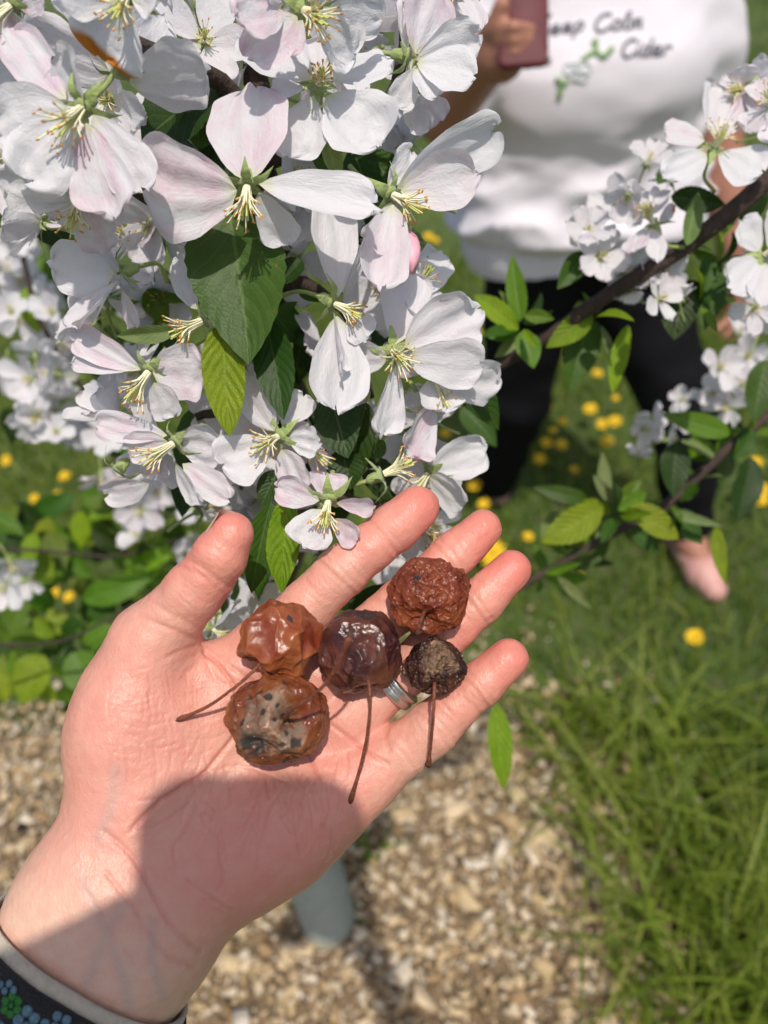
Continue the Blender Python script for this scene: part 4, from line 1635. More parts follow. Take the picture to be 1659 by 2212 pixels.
apple('shrivelled_apple', 925, 1288, 86, 84, 74, (-.16, -.62, .77), None, 8.9, AM4, 4.2, .8,
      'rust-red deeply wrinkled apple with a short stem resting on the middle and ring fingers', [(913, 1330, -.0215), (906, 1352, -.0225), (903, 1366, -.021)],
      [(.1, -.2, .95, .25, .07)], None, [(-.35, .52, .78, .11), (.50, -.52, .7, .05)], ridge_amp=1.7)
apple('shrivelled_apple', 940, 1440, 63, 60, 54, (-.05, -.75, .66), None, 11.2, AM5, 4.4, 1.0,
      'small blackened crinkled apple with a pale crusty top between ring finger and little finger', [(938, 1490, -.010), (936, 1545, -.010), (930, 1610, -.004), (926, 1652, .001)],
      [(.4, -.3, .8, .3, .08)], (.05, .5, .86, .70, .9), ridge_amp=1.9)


# ================================================================== embroidered band at the wrist
LINING = simple('felt_lining', (0.50, 0.44, 0.35), .95, .15, 500, .5, 1500, sheen=.4)
STRAP = simple('black_strap', (0.014, 0.012, 0.013), .85, .4, 700, .8, 1800, sheen=.15)
THREAD_B = simple('blue_thread', (0.19, 0.33, 0.43), .85, .4, 1500, 1.0, 2200)
THREAD_G = simple('green_thread', (0.06, 0.30, 0.06), .85, .4, 1500, 1.0, 2200)
SNAP = simple('snap', (0.02, 0.02, 0.022), .3, .2, 300)
fa, _ = hp(245, 1990, .254, 1)
fb, _ = hp(90, 2245, .247, 1)
fax = nrm(fb - fa)
fsx = nrm(np.cross([0, 0, 1.0], fax))
fsx = fsx if fsx[0] > 0 else -fsx
fup = np.cross(fax, fsx)
fup = fup if fup[2] > 0 else -fup
fo, _ = hp(212, 2044, .2525, 1)
_cache = {}


def band_r(s, a):
    key = (round(s, 4), round(a, 3))
    if key not in _cache:
        o = c2w(fo + fax * s)
        dr = M3 @ (fsx * math.cos(a) + fup * math.sin(a))
        hit = HBVH.ray_cast(Vector(o), Vector(dr), .08)
        _cache[key] = hit[3] if hit[0] is not None else .03
    return _cache[key]


NB = 120
_tab_s = np.linspace(0, .05, 12)
_tab = np.array([[band_r(s, 2 * PI * i / NB) for i in range(NB)] for s in _tab_s])
_tab = _tab.mean(0)[None, :] * .35 + _tab * .65
_tab = np.maximum(_tab, _tab.max(0) * .985)


def band_pt(s, a, off):
    x = (a / (2 * PI)) % 1 * NB
    i = int(x)
    t = x - i
    k = np.clip(s / .05 * 11, 0, 10.999)
    m = int(k)
    w = k - m
    r = (_tab[m, i % NB] * (1 - t) + _tab[m, (i + 1) % NB] * t) * (1 - w) + (_tab[m + 1, i % NB] * (1 - t) + _tab[m + 1, (i + 1) % NB] * t) * w
    return fo + fax * s + (fsx * math.cos(a) + fup * math.sin(a)) * (r + off)


def band_shell(prof):
    vs = []
    for i in range(NB):
        a = 2 * PI * i / NB
        for (s, o) in prof:
            vs.append(band_pt(s, a, o))
    n = len(prof)
    f = [[i * n + j, ((i + 1) % NB) * n + j, ((i + 1) % NB) * n + (j + 1) % n, i * n + (j + 1) % n] for i in range(NB) for j in range(n)]
    return c2w(np.array(vs)), np.array(f)


band = thing('wristband', c2w(fo + fax * .02), 'black wristband with cream felt lining and embroidered blue and green flowers', 'wristband')
B0 = 0.0036
v_, f_ = band_shell([(B0, .0004), (B0 - .0004, .0012), (B0, .0021), (B0 + .002, .0024), (B0 + .012, .0024), (B0 + .034, .0024), (B0 + .0385, .0022), (B0 + .0385, .0004), (B0 + .02, .0003)])
put('lining', v_, f_, LINING, band)
v_, f_ = band_shell([(B0 + .0036, .0026), (B0 + .0034, .0036), (B0 + .0042, .0042), (B0 + .011, .0040), (B0 + .022, .0040), (B0 + .032, .0041), (B0 + .0345, .0036), (B0 + .0345, .0026), (B0 + .02, .0025)])
put('strap', v_, f_, STRAP, band)
a0 = math.atan2(.52, .85)


def motif(name, s, a, kind, size, mat, rot=0.0):
    mb = MB()
    c = band_pt(s, a, .0042)
    e = 1e-3
    ds = nrm(band_pt(s + e, a, .0042) - c)
    da = nrm(band_pt(s, a + .02, .0042) - c)
    up = nrm(np.cross(ds, da))
    up = up if up[2] > 0 else -up
    x = ds * math.cos(rot) + da * math.sin(rot)
    y = -ds * math.sin(rot) + da * math.cos(rot)
    A = M3 @ np.stack([x, y, up], 1)
    blobs = []
    if kind == 'f':
        for q in range(6):
            b = q * 2 * PI / 6 + .3
            blobs.append((math.cos(b) * .6 * size, math.sin(b) * .6 * size, .36 * size))
        blobs.append((0, 0, .25 * size))
    elif kind == 'c':
        for q in range(4):
            b = q * PI / 2 + .5
            blobs.append((math.cos(b) * .55 * size, math.sin(b) * .5 * size, .42 * size))
    else:
        for q in range(9):
            blobs.append(((q / 4 - 1) * size * 1.5, .22 * size * (1 if q % 2 else -1), .30 * size))
    for bx, by, r in blobs:
        v, t = ball(c2w(c + x * bx + y * by), (r, r, .0006), 8, 4, A)
        mb.add(v, t)
    mb.put(name, mat, band)


rngm = np.random.default_rng(5)
for (s, deg, k, sz, m, r) in [
        (.0150, 152, 'l', .0030, 0, 1.2), (.0165, 141, 'f', .0026, 1, .3), (.0150, 128, 'l', .0028, 0, .9), (.0245, 146, 'f', .0028, 1, 0), (.0235, 132, 'c', .0034, 0, .4),
        (.0160, 115, 'f', .0027, 1, .2), (.0290, 143, 'c', .0030, 0, .6), (.0310, 129, 'l', .0030, 0, 1.3), (.0170, 103, 'c', .0030, 0, .5), (.0180, 92, 'l', .0036, 0, .55),
        (.0170, 79, 'f', .0031, 1, .1), (.0285, 114, 'c', .0028, 0, .9), (.0265, 99, 'f', .0036, 1, .2), (.0270, 85, 'f', .0024, 1, .7), (.0210, 66, 'l', .0034, 0, 1.45),
        (.0300, 73, 'c', .0026, 0, .2), (.0165, 57, 'c', .0026, 0, .7), (.0260, 52, 'f', .0034, 1, .1), (.0170, 44, 'l', .0030, 0, .8), (.0270, 38, 'c', .0028, 0, .3), (.0180, 30, 'f', .0032, 1, 0)]:
    motif('embroidered_flower' if k != 'l' else 'embroidered_leaf', B0 + .0098 + (s - .0155) * .66, math.radians(deg), k, sz * 1.4, THREAD_G if m else THREAD_B, r)
c_ = band_pt(B0 + .0105, math.radians(160), .0040)
mb = MB()
nn_ = nrm(c_ - (fo + fax * .0115))
AA = M3 @ frame(fax, nn_)
for (r_, h_) in ((.0065, .0022), (.0045, .0032)):
    v, t = ball(c2w(c_), (r_, r_, h_), 20, 8, AA)
    mb.add(v, t)
mb.put('snap_button', SNAP, band)
c_ = band_pt(B0 + .005, math.radians(4), .0035)
mb = MB()
for q in range(4):
    v, t = ball(c2w(c_ + fax * .004 * q + fsx * .0004 * (q % 2)), (.0028, .0028, .0024), 9, 6, AA)
    mb.add(v, t)
mb.put('buckle', SNAP, band)

# ================================================================== the phone that takes the picture, and the hand that holds it
PHONE = simple('phone_case', (0.03, 0.03, 0.035), .4, .1, 80)


def slab(c, ex, ey, ez, hx_, hy_, hz_, rad, seg=6):
    """rounded rectangle plate, half sizes hx, hy, hz along unit axes"""
    pts = []
    for (sx, sy, a0_) in ((1, 1, 0), (-1, 1, PI / 2), (-1, -1, PI), (1, -1, 1.5 * PI)):
        for q in range(seg + 1):
            a = a0_ + PI / 2 * q / seg
            pts.append((sx * (hx_ - rad) + rad * math.cos(a), sy * (hy_ - rad) + rad * math.sin(a)))
    n = len(pts)
    lay = [(-hz_, .94), (-hz_ * .75, 1.0), (hz_ * .75, 1.0), (hz_, .94)]
    v = [c + ex * x * s + ey * y * s + ez * z for (z, s) in lay for (x, y) in pts]
    v += [c - ez * hz_, c + ez * hz_]
    q = [[l * n + i, l * n + (i + 1) % n, (l + 1) * n + (i + 1) % n, (l + 1) * n + i] for l in range(3) for i in range(n)]
    t = [[4 * n, (i + 1) % n, i] for i in range(n)] + [[4 * n + 1, 3 * n + i, 3 * n + (i + 1) % n] for i in range(n)]
    return np.array(v), np.array(q), np.array(t)


I3 = np.eye(3)
phone = thing('phone', c2w([-.036, -.038, .012]), 'dark phone held over the palm, its camera looking down at the apples', 'phone')
mb = MB()
v, q, t = slab(np.array([-.036, -.038, .012]), I3[0], I3[1], I3[2], .036, .074, .004, .018)
n0 = mb.n
mb.add(c2w(v), q)
mb.t.append(t + n0)
mb.tm.append(np.zeros(len(t)))
mb.put('phone_body', PHONE, phone)
mb = MB()
add_tube(mb, c2w(np.array([[0, .010, .006], [0, .010, .009]])), .006, 16)
add_tube(mb, c2w(np.array([[-.004, -.012, .006], [-.004, -.012, .009]])), .006, 16)
mb.put('lens', PHONE, phone)
SK2 = SKIN
S2 = SDF((-.19, -.24, -.02), (.16, .05, .11), .0024)
D2 = S2.new()
for k_, (y0, x0_, rr) in enumerate(((-.026, -.108, .0100), (-.046, -.120, .0105), (-.067, -.121, .0105), (-.086, -.112, .0092))):
    S2.cone(D2, (x0_, y0, .022), (-.072, y0 + .010, .004), rr, rr, .003)
    S2.cone(D2, (-.072, y0 + .010, .004), (-.058, y0 + .011, .003), rr * .9, rr * .8, .003)
    S2.cone(D2, (x0_, y0, .022), (-.060, y0 - .012, .040), rr, .012, .006)
    S2.cone(D2, (-.060, y0 - .012, .040), (.0, y0 - .030, .045), .013, .016, .010)
S2.cone(D2, (-.02, -.02, .045), (.0, -.11, .045), .018, .022, .014)
S2.cone(D2, (.0, -.11, .045), (.06, -.22, .065), .026, .032, .014)
S2.cone(D2, (-.01, -.09, .040), (.008, -.045, .022), .014, .011, .008)
v, f = S2.mesh(D2, 2)
one = np.zeros(len(v))
put('hand', c2w(v), f, SK2, origin=c2w([.02, -.08, .03]), attrs={'flush': one + .2, 'pale': one, 'crease': one})
tag(bpy.data.objects['hand.001'], 'right hand gripping the phone held above the palm', 'hand')

# ================================================================== petals, leaves, blossoms
VIEW = np.array([0, 0, 1.0])


def petal_grid(L, W, rs, cup=.25, bend=.12, ruf=1.0, nu=17, nv=19, notch=None, fold=0.0):
    """local petal: y from base to tip, z towards the inside of the flower"""
    u = np.linspace(-1, 1, nu)
    v = 1 - (1 - np.linspace(0, 1, nv)) ** 1.5
    U, V = np.meshgrid(u, v, indexing='ij')
    a = rs.uniform(.60, .84)
    b = rs.uniform(.27, .37)
    wv = V ** a * (1 - V * .999) ** b
    vm = a / (a + b)
    wv = wv / (vm ** a * (1 - vm) ** b)
    asy = rs.uniform(-.10, .10)
    ph = rs.uniform(0, 6.28, 6)
    X = U * wv * W / 2 * (1 + .06 * np.sin(7 * V + ph[4]) + .03 * np.sin(17 * V + ph[5] + U)) + asy * W * V * V
    # rounded outline, uneven rim
    Y = L * (V - .055 * (U * U) * V ** 6)
    rim = np.clip((V - .72) / .28, 0, 1)
    Y = Y + L * rim * (.030 * np.sin(3.1 * U + ph[0]) + .024 * np.sin(6.5 * U + ph[1]) + .014 * np.sin(13 * U + ph[5]))
    if notch is None:
        notch = rs.uniform(0, .05)
    Y = Y - L * notch * np.exp(-(U / .35) ** 2) * rim
    Z = cup * W * .5 * (U * U) * wv * (.5 + .5 * V)
    Z = Z + bend * L * (np.sin(PI * np.clip(V, 0, 1) * .5) ** 2 - .35 * V)
    e = (np.abs(U) * .6 + .4) * V * V
    Z = Z + ruf * W * e * (.050 * np.sin(4.2 * U + 3.0 * V + ph[2]) + .034 * np.sin(9 * U - 4 * V + ph[3]) + .020 * np.sin(13 * V + 5 * U + ph[0]))
    Z = Z + .014 * W * np.sin(U * 8 + ph[1]) * np.sin(PI * V) * ruf
    cq = np.stack([U * 1.7 + ph[0], V * 2.6 + ph[1], U * 0 + ph[2]], -1).reshape(-1, 3)
    Z = Z + ruf * W * .060 * (1 - np.abs(perlin(cq)).reshape(U.shape) * 2) * V * (.35 + .65 * np.abs(U)) + ruf * W * .022 * perlin(cq * 2.6).reshape(U.shape) * V
    if fold:
        s = np.sign(fold)
        q = np.clip((U * s - .15) / .85, 0, 1)
        Z = Z + abs(fold) * W * .5 * q ** 1.4 * wv
        X = X - s * abs(fold) * W * .30 * q ** 1.6 * wv
    vv = np.stack([X, Y, Z], -1).reshape(-1, 3)
    uv = np.stack([(U + 1) / 2, V], -1).reshape(-1, 2)
    i, j = np.meshgrid(np.arange(nu - 1), np.arange(nv - 1), indexing='ij')
    f = np.stack([i * nv + j, (i + 1) * nv + j, (i + 1) * nv + j + 1, i * nv + j + 1], -1).reshape(-1, 4)
    return vv, f, uv


def leaf_grid(L, W, rs, fold=.22, bend=.15, wave=1.0, nu=13, nv=24, twist=0.0, quilt=.3):
    u = np.linspace(-1, 1, nu)
    v = np.linspace(0, 1, nv)
    U, V = np.meshgrid(u, v, indexing='ij')
    a, b = rs.uniform(.62, .78), rs.uniform(.84, 1.06)
    wv = V ** a * (1 - V) ** b
    vm = a / (a + b)
    wv = wv / (vm ** a * (1 - vm) ** b) + .008
    teeth = 1 + .045 * (np.arange(nv) % 2)[None, :] * (np.abs(U) > .99)
    ph = rs.uniform(0, 6.28, 4)
    X = U * wv * W / 2 * teeth
    Y = L * V
    Z = fold * np.abs(U) * wv * W / 2
    Z = Z - bend * L * V * V
    Z = Z + wave * W * .04 * np.sin(9 * V + ph[0] + 1.2 * np.sign(U)) * U * U * wv
    Z = Z - .020 * quilt * W * np.abs(np.sin((8 * V - 2.5 * np.abs(U)) * PI)) * wv * (np.abs(U) > .05)
    if twist:
        t = twist * V
        X, Z = X * np.cos(t) - Z * np.sin(t), X * np.sin(t) + Z * np.cos(t)
    X = X + .06 * W * np.sin(2.5 * V + ph[1])
    vv = np.stack([X, Y, Z], -1).reshape(-1, 3)
    uv = np.stack([(U + 1) / 2, V], -1).reshape(-1, 2)
    i, j = np.meshgrid(np.arange(nu - 1), np.arange(nv - 1), indexing='ij')
    f = np.stack([i * nv + j, (i + 1) * nv + j, (i + 1) * nv + j + 1, i * nv + j + 1], -1).reshape(-1, 4)
    return vv, f, uv


def rot_about(A, ang):
    """roll frame columns about its y"""
    c, s = math.cos(ang), math.sin(ang)
    x, y, z = A[:, 0], A[:, 1], A[:, 2]
    return np.stack([x * c - z * s, y, x * s + z * c], 1)


def stamens_mesh(mb, base, dirn, L, rs, n=18, spread=.55, thick=.00030):
    """world-space filaments with anthers"""
    dirn = nrm(dirn)
    A = frame(dirn, [.31, .52, .79])
    for k in range(n):
        a = k * 2.399 + rs.uniform(-.2, .2)
        r = spread * math.sqrt((k + .5) / n)
        l = L * rs.uniform(.58, .95)
        d = nrm(dirn + A[:, 0] * r * math.cos(a) + A[:, 2] * r * math.sin(a))
        b = base + (A[:, 0] * math.cos(a) + A[:, 2] * math.sin(a)) * L * .07
        mid = b + dirn * l * .35 + d * l * .2 + rs.normal(size=3) * L * .015
        tip = b + d * l
        add_tube(mb, spline([b, mid, tip], 5), [thick * 1.15, thick, thick * .8], 4, 0, False)
        ax_ = nrm(rs.normal(size=3))
        v, t = ball(tip, (.00038, .00038, .00072), 6, 4, frame(ax_, d))
        mb.add(v, t, 1)
    for k in range(4):     # styles
        a = k * 1.57 + .4
        d = nrm(dirn + .10 * (A[:, 0] * math.cos(a) + A[:, 2] * math.sin(a)))
        add_tube(mb, spline([base, base + d * L * .5, base + d * L * .86], 4), [thick * 1.5, thick * 1.2, thick * 1.3], 4, 2, False)


def calyx_mesh(mb, c, dirn, S, rs, sep=True):
    """hypanthium cup behind the petals plus five pointed sepals"""
    dirn = nrm(dirn)
    A = frame(dirn, [.3, .5, .8])
    add_tube(mb, np.array([c - dirn * S * .30, c - dirn * S * .24, c - dirn * S * .12, c - dirn * S * .02]), [S * .04, S * .085, S * .10, S * .125], 9, 0)
    if sep:
        for k in range(5):
            a = k * 2 * PI / 5 + rs.uniform(-.2, .2)
            out = A[:, 0] * math.cos(a) + A[:, 2] * math.sin(a)
            pts = [c + out * S * .09 - dirn * S * .04, c + out * S * .26 - dirn * S * rs.uniform(.02, .10), c + out * S * .40 - dirn * S * rs.uniform(.10, .30)]
            sp_ = spline(pts, 6)
            ws = np.array([.055, .075, .066, .046, .024, .002]) * S
            sd_ = np.cross(out, dirn)
            v = np.concatenate([sp_ + sd_ * ws[:, None], sp_ + dirn * S * .012, sp_ - sd_ * ws[:, None]])
            f = [[i, i + 6, i + 7, i + 1] for i in range(5)] + [[i + 6, i + 12, i + 13, i + 7] for i in range(5)]
            mb.add(v, np.array(f), 0)


def set_petal_col(o, pink, brown=0.0):
    o.color = (pink, brown, 0, 1)


STYLE = simple('style', (0.62, 0.66, 0.22), .5, .15, 400)
TREES = {}


def hero(tree, z, c, st, fz, d, petals, node=None, nst=18, seed=0, sepals=True, pink=.45, slen=None, spread=.55):
    """c, st: centre and stamen-tip grid positions in zone z; fz: how much the flower looks at the viewer"""
    rs = np.random.default_rng(seed + int(c[0] * 3 + c[1]))
    s = z.s
    cx, cy = z(*c)
    C = cc(cx, cy, d)
    sx, sy = z(*st)
    fxy = np.array([sx - cx, -(sy - cy)])
    l = np.linalg.norm(fxy)
    Fd = nrm([fxy[0] / max(l, 1e-6) * math.sqrt(max(0, 1 - fz * fz)), fxy[1] / max(l, 1e-6) * math.sqrt(max(0, 1 - fz * fz)), fz])
    root = thing('blossom', c2w(C), parent=tree)
    S = .022
    for k, p in enumerate(petals):
        bx, by, tx, ty, w = p[:5]
        o = p[5] if len(p) > 5 else {}
        b2 = np.array(z(bx, by))
        t2 = np.array(z(tx, ty))
        db = d + o.get('db', 0.0)
        B = cc(b2[0], b2[1], db)
        T0 = cc(t2[0], t2[1], db)
        vxy = T0 - B
        if 'dt' in o:
            dz = o['dt']
        else:
            fzz = max(abs(Fd[2]), .45) * (1 if Fd[2] >= 0 else -1)
            dz = (vxy[0] * Fd[0] + vxy[1] * Fd[1]) / fzz - .18 * np.linalg.norm(vxy[:2])
            m = np.linalg.norm(vxy[:2]) * .75
            dz = float(np.clip(dz, -m, m)) + rs.uniform(-.0015, .0015)
        T = cc(t2[0], t2[1], db + dz)
        Y = T - B
        L = np.linalg.norm(Y)
        S = L
        hint = Fd * .6 + VIEW * .55 if Fd[2] > -.2 else VIEW
        A = frame(Y, hint)
        A = rot_about(A, math.radians(o.get('roll', rs.uniform(-16, 16))))
        W = w * s * d / F
        lv, f, uv = petal_grid(L, W, rs, o.get('cup', rs.uniform(.10, .38)), o.get('bend', rs.uniform(-.05, .10)), o.get('ruf', rs.uniform(.8, 1.4)), fold=o.get('fold', 0.0))
        pv = c2w(B + lv @ A.T)
        po = put('petal', pv, f, PETAL, root, origin=c2w(B), uv=uv)
        set_petal_col(po, min(1.0, o.get('pink', pink * rs.uniform(.4, 1.6))), o.get('brown', 0.0))
    Sm = slen if slen else max(.010, min(.018, .014))
    if nst:
        mb = MB()
        stamens_mesh(mb, c2w(C), M3 @ Fd, Sm, rs, nst, spread)
        mb.put('stamens', [FILAMENT, ANTHER, STYLE], root)
    mb = MB()
    calyx_mesh(mb, c2w(C - Fd * .0005), M3 @ Fd, .024, rs, sepals)
    mb.put('calyx', SEPAL, root)
    if node is not None:
        nx, ny = z(*node[:2])
        dn = d + (node[2] if len(node) > 2 else .012)
        b = C - Fd * .007
        N_ = cc(nx, ny, dn)
        mb = MB()
        add_tube(mb, c2w(spline([b, b - Fd * .006 + (N_ - b) * .2, N_], 10)), [.0009, .0008, .0010], 7)
        mb.put('pedicel', STALK, root)
    return root


def leaf(tree, z, bx, by, tx, ty, w, d, col, dt=0.0, roll=0.0, fold=.22, bend=.08, twist=0.0, petiole=None, seed=0, wave=1.0, quilt=None):
    rs = np.random.default_rng(int(abs(bx) * 7 + abs(ty) * 3) + seed)
    b2, t2 = z(bx, by), z(tx, ty)
    B, T = cc(b2[0], b2[1], d), cc(t2[0], t2[1], d + dt)
    Y = T - B
    A = rot_about(frame(Y, VIEW + rs.normal(size=3) * .12), math.radians(roll))
    lv, f, uv = leaf_grid(np.linalg.norm(Y), w * z.s * d / F, rs, fold, bend, wave, twist=twist, quilt=quilt if quilt is not None else (.9 if col is YG else .2))
    lv[:, 2] += bend * np.linalg.norm(Y) * uv[:, 1]      # ends stay put, the blade arches
    o = put('leaf', c2w(B + lv @ A.T), f, LEAF, tree, origin=c2w(B), uv=uv)
    o.color = (*[c * rs.uniform(.88, 1.12) for c in col], quilt if quilt is not None else (.6 if col is YG else .2))
    if petiole is not None:
        n2 = z(*petiole[:2])
        N_ = cc(n2[0], n2[1], d + (petiole[2] if len(petiole) > 2 else .004))
        mb = MB()
        add_tube(mb, c2w(spline([N_, (N_ + B) / 2 + np.array([0, .0008, 0]), B + A[:, 1] * .003], 7)), [.0009, .0007, .0006], 6)
        p = mb.put('petiole', STALK, tree)
    return o


DK, MD, LT, YG, GY = (0.022, 0.052, 0.006), (0.042, 0.096, 0.009), (0.098, 0.18, 0.014), (0.19, 0.27, 0.010), (0.17, 0.22, 0.08)

# ------------------------------------------------------------------ prototypes for blossoms farther off
PROTO = []


def make_proto(k):
    rs = np.random.default_rng(100 + k)
    root = bpy.data.objects.new('blossom', None)
    root.empty_display_size = .01
    kids = []
    open_ = [.25, .55, .10, .9, .35, .7][k % 6]
    for q in range(5):
        a = q * 2 * PI / 5 + rs.uniform(-.2, .2)
        L, W = rs.uniform(.021, .026), rs.uniform(.015, .020)
        lv, f, uv = petal_grid(L, W, rs, rs.uniform(.15, .45), rs.uniform(0, .12), rs.uniform(.8, 1.5), 9, 10)
        out = np.array([math.cos(a), math.sin(a), 0])
        e = open_ + rs.uniform(-.35, .35)
        Y = nrm(out * math.cos(e) + np.array([0, 0, 1]) * math.sin(e))
        A = rot_about(frame(Y, np.array([0, 0, 1.0]) - out * math.sin(e)), rs.uniform(-.35, .35))
        me = mesh_data('petal', lv @ A.T + out * .002, f, PETAL, uv=uv)
        kids.append(('petal', me, rs.uniform(.1, .8)))
    mb = MB()
    stamens_mesh(mb, np.zeros(3), np.array([0, 0, 1.0]), .012, rs, 12, .6, .0003)
    kids.append(('stamens', mb, 0))
    mb = MB()
    calyx_mesh(mb, np.zeros(3), np.array([0, 0, 1.0]), .022, rs)
    kids.append(('calyx', mb, 0))
    mb = MB()
    add_tube(mb, spline([[0, 0, -.006], [.001, .001, -.014], [.004, .002, -.026]], 6), [.0009, .0008, .0010], 6)
    kids.append(('pedicel', mb, 0))
    out = []
    for n, m, c in kids:
        if isinstance(m, MB):
            fs, fm = [], []
            if m.q:
                fs.append(np.concatenate(m.q)); fm.append(np.concatenate(m.qm))
            if m.t:
                fs.append(np.concatenate(m.t)); fm.append(np.concatenate(m.tm))
            mats = [FILAMENT, ANTHER, STYLE] if n == 'stamens' else (SEPAL if n == 'calyx' else STALK)
            m = mesh_data(n, np.concatenate(m.v), fs, mats, fmat=np.concatenate(fm))
        out.append((n, m, c))
    return out


for k in range(7):
    PROTO.append(make_proto(k))
LPROTO = []
for k in range(5):
    rs = np.random.default_rng(200 + k)
    lv, f, uv = leaf_grid(.05, .026, rs, [.2, .5, .3, .7, .1][k], [.1, .35, .2, .5, -.1][k], 1.2, 9, 14, [0, .4, -.5, .2, .8][k])
    LPROTO.append(mesh_data('leaf', lv, f, LEAF, uv=uv))


def place(o, parent, loc, A, s):
    m = Matrix([[*(A[i] * s), 0] for i in range(3)] + [[0, 0, 0, 1]])
    for i in range(3):
        m[i][3] = loc[i] - ORG[parent][i]
    o.parent = parent
    o.matrix_local = m


def far_blossom(tree, px, py, d, size, rs, facing=None, pink=1.0):
    """size: across, in grid units"""
    n = rs.integers(0, len(PROTO))
    C = P(px, py, d)
    if facing is None:
        facing = nrm(np.array([rs.normal() * .55, -.25 + rs.normal() * .5, .75]))
    else:
        facing = nrm(np.asarray(facing, float) + rs.normal(size=3) * .12)
    A = frame(M3 @ nrm(rs.normal(size=3)), M3 @ facing)
    s = size * d / F / .046
    root = bpy.data.objects.new('blossom', None)
    root.empty_display_size = .01
    COL.objects.link(root)
    ORG[root] = C
    place(root, tree, C, A, s)
    for nm, me, c in PROTO[n]:
        o = bpy.data.objects.new(nm, me)
        COL.objects.link(o)
        o.parent = root
        o.color = (min(1, c * pink * rs.uniform(.3, 1.2)), 0, 0, 1)
    return root


def far_leaf(tree, px, py, d, size, ang, rs, col, tiltz=0.0, flip=None):
    """size: length in grid units, ang: direction in the picture plane (degrees, 0 = right, 90 = up)"""
    a = math.radians(ang)
    Y = nrm([math.cos(a), math.sin(a), tiltz])
    A = rot_about(frame(Y, VIEW), rs.uniform(-.8, .8) if flip is None else flip)
    o = bpy.data.objects.new('leaf', LPROTO[rs.integers(0, len(LPROTO))])
    COL.objects.link(o)
    ORG[o] = P(px, py, d)
    place(o, tree, P(px, py, d), M3 @ A, size * d / F / .05)
    o.color = (*[c * rs.uniform(.8, 1.2) for c in col], .4)
    return o


def twig(tree, name, pts, r, mat=None, seg=9, n=24, rough=.0):
    """pts: (px, py, d) grid points"""
    sp_ = spline([P(*p) for p in pts], n)
    if rough:
        sp_ += np.random.default_rng(abs(len(pts) + int(pts[0][0]))).normal(size=sp_.shape) * rough
    mb = MB()
    add_tube(mb, sp_, r, seg)
    return mb.put(name, mat or BARK, tree)


# ------------------------------------------------------------------ the tree in front
g0 = ground(715, 2000)
tree = thing('apple_tree', (g0[0], g0[1], 0), 'blossoming apple tree with big white-pink flowers hanging just above the open hand', 'tree')
top_ = P(575, 560, .335)
trunk_pts = [np.array([g0[0], g0[1], -.02]), np.array([g0[0] + .01, g0[1] + .005, .35]), np.array([g0[0] + .02, g0[1] - .01, .75]), P(640, 1100, .50), P(585, 700, .36), top_, P(560, 300, .31), P(545, 40, .29), P(540, -160, .27)]
mb = MB()
sp_ = spline(trunk_pts, 60)
sp_[3:-3] += np.random.default_rng(2).normal(size=(54, 3)) * .0008
add_tube(mb, sp_, [.022, .021, .019, .014, .007, .0060, .0055, .0045, .004], 12)
mb.put('trunk', BARK, tree)
for k, (pts, r) in enumerate([
        ([(575, 600, .34), (500, 520, .31), (330, 430, .27), (150, 300, .245), (-60, 180, .235)], [.0045, .003, .002]),
        ([(580, 640, .345), (640, 610, .325), (700, 640, .31), (760, 700, .31), (800, 860, .318)], [.004, .0025, .0016]),
        ([(562, 350, .315), (640, 330, .30), (760, 300, .29), (850, 200, .285), (880, 40, .28)], [.004, .003, .002]),
        ([(600, 760, .36), (570, 830, .325), (500, 880, .31), (420, 900, .305)], [.004, .0025, .0016]),
        ([(620, 850, .38), (640, 960, .34), (690, 1040, .32), (760, 1080, .315), (900, 1100, .33)], [.004, .0025, .0016]),
        ([(560, 300, .31), (480, 180, .285), (350, 120, .26), (240, 60, .245), (150, -60, .235)], [.004, .003, .002])]):
    twig(tree, 'branch', pts, r, rough=.0002)

H = lambda *a, **k: hero(tree, *a, **k)
# top left, close to the lens
H(Z1, (760, -20), (735, 120), .55, .222, [(760, 0, 620, 350, 480, dict(brown=1, pink=.05, roll=0, cup=.2)), (740, -20, 330, -120, 330), (790, -20, 1060, -80, 320), (700, -20, 690, -300, 300)], nst=16, pink=.2)
H(Z1, (715, 480), (705, 600), -.15, .250, [(780, 500, 1250, 400, 500, dict(roll=12, cup=.12, pink=.1, dt=.004)), (660, 430, 180, 210, 430, dict(pink=.15, dt=.004)), (700, 430, 640, 90, 420, dict(dt=.006)), (740, 430, 1010, 130, 330, dict(dt=.008))], nst=0, pink=.1)
H(Z1, (490, 660), (385, 930), .55, .228, [(510, 650, 350, 350, 420, dict(pink=.1, roll=-25, cup=.5, dt=-.002)), (400, 600, 20, 190, 300, dict(pink=.8, roll=25, dt=.004)), (420, 660, -30, 800, 470, dict(pink=.1, dt=.004)), (440, 720, 170, 1100, 430, dict(pink=.05, ruf=1.8, dt=.006)),
                                              (520, 740, 680, 1330, 400, dict(pink=.95, dt=.006, cup=.25)), (560, 690, 890, 1150, 330, dict(pink=.15, roll=-28, cup=.4, dt=.008))], nst=20, slen=.0165, node=(700, 420))
H(Z1, (470, 1210), (440, 1450), .3, .255, [(460, 1190, -20, 1090, 330, dict(pink=.1)), (440, 1150, 150, 1090, 150, dict(pink=1)), (500, 1230, 640, 1520, 260, dict(pink=.9)), (420, 1220, 330, 1330, 230), (520, 1200, 760, 1240, 260)], nst=18, node=(900, 1100))
H(Z1, (60, 40), (-20, 160), .4, .235, [(60, 60, 160, 260, 260, dict(pink=.9)), (40, 20, -80, 220, 260), (100, 20, 260, -40, 220), (10, 0, -150, -60, 240)], nst=10, pink=.7)
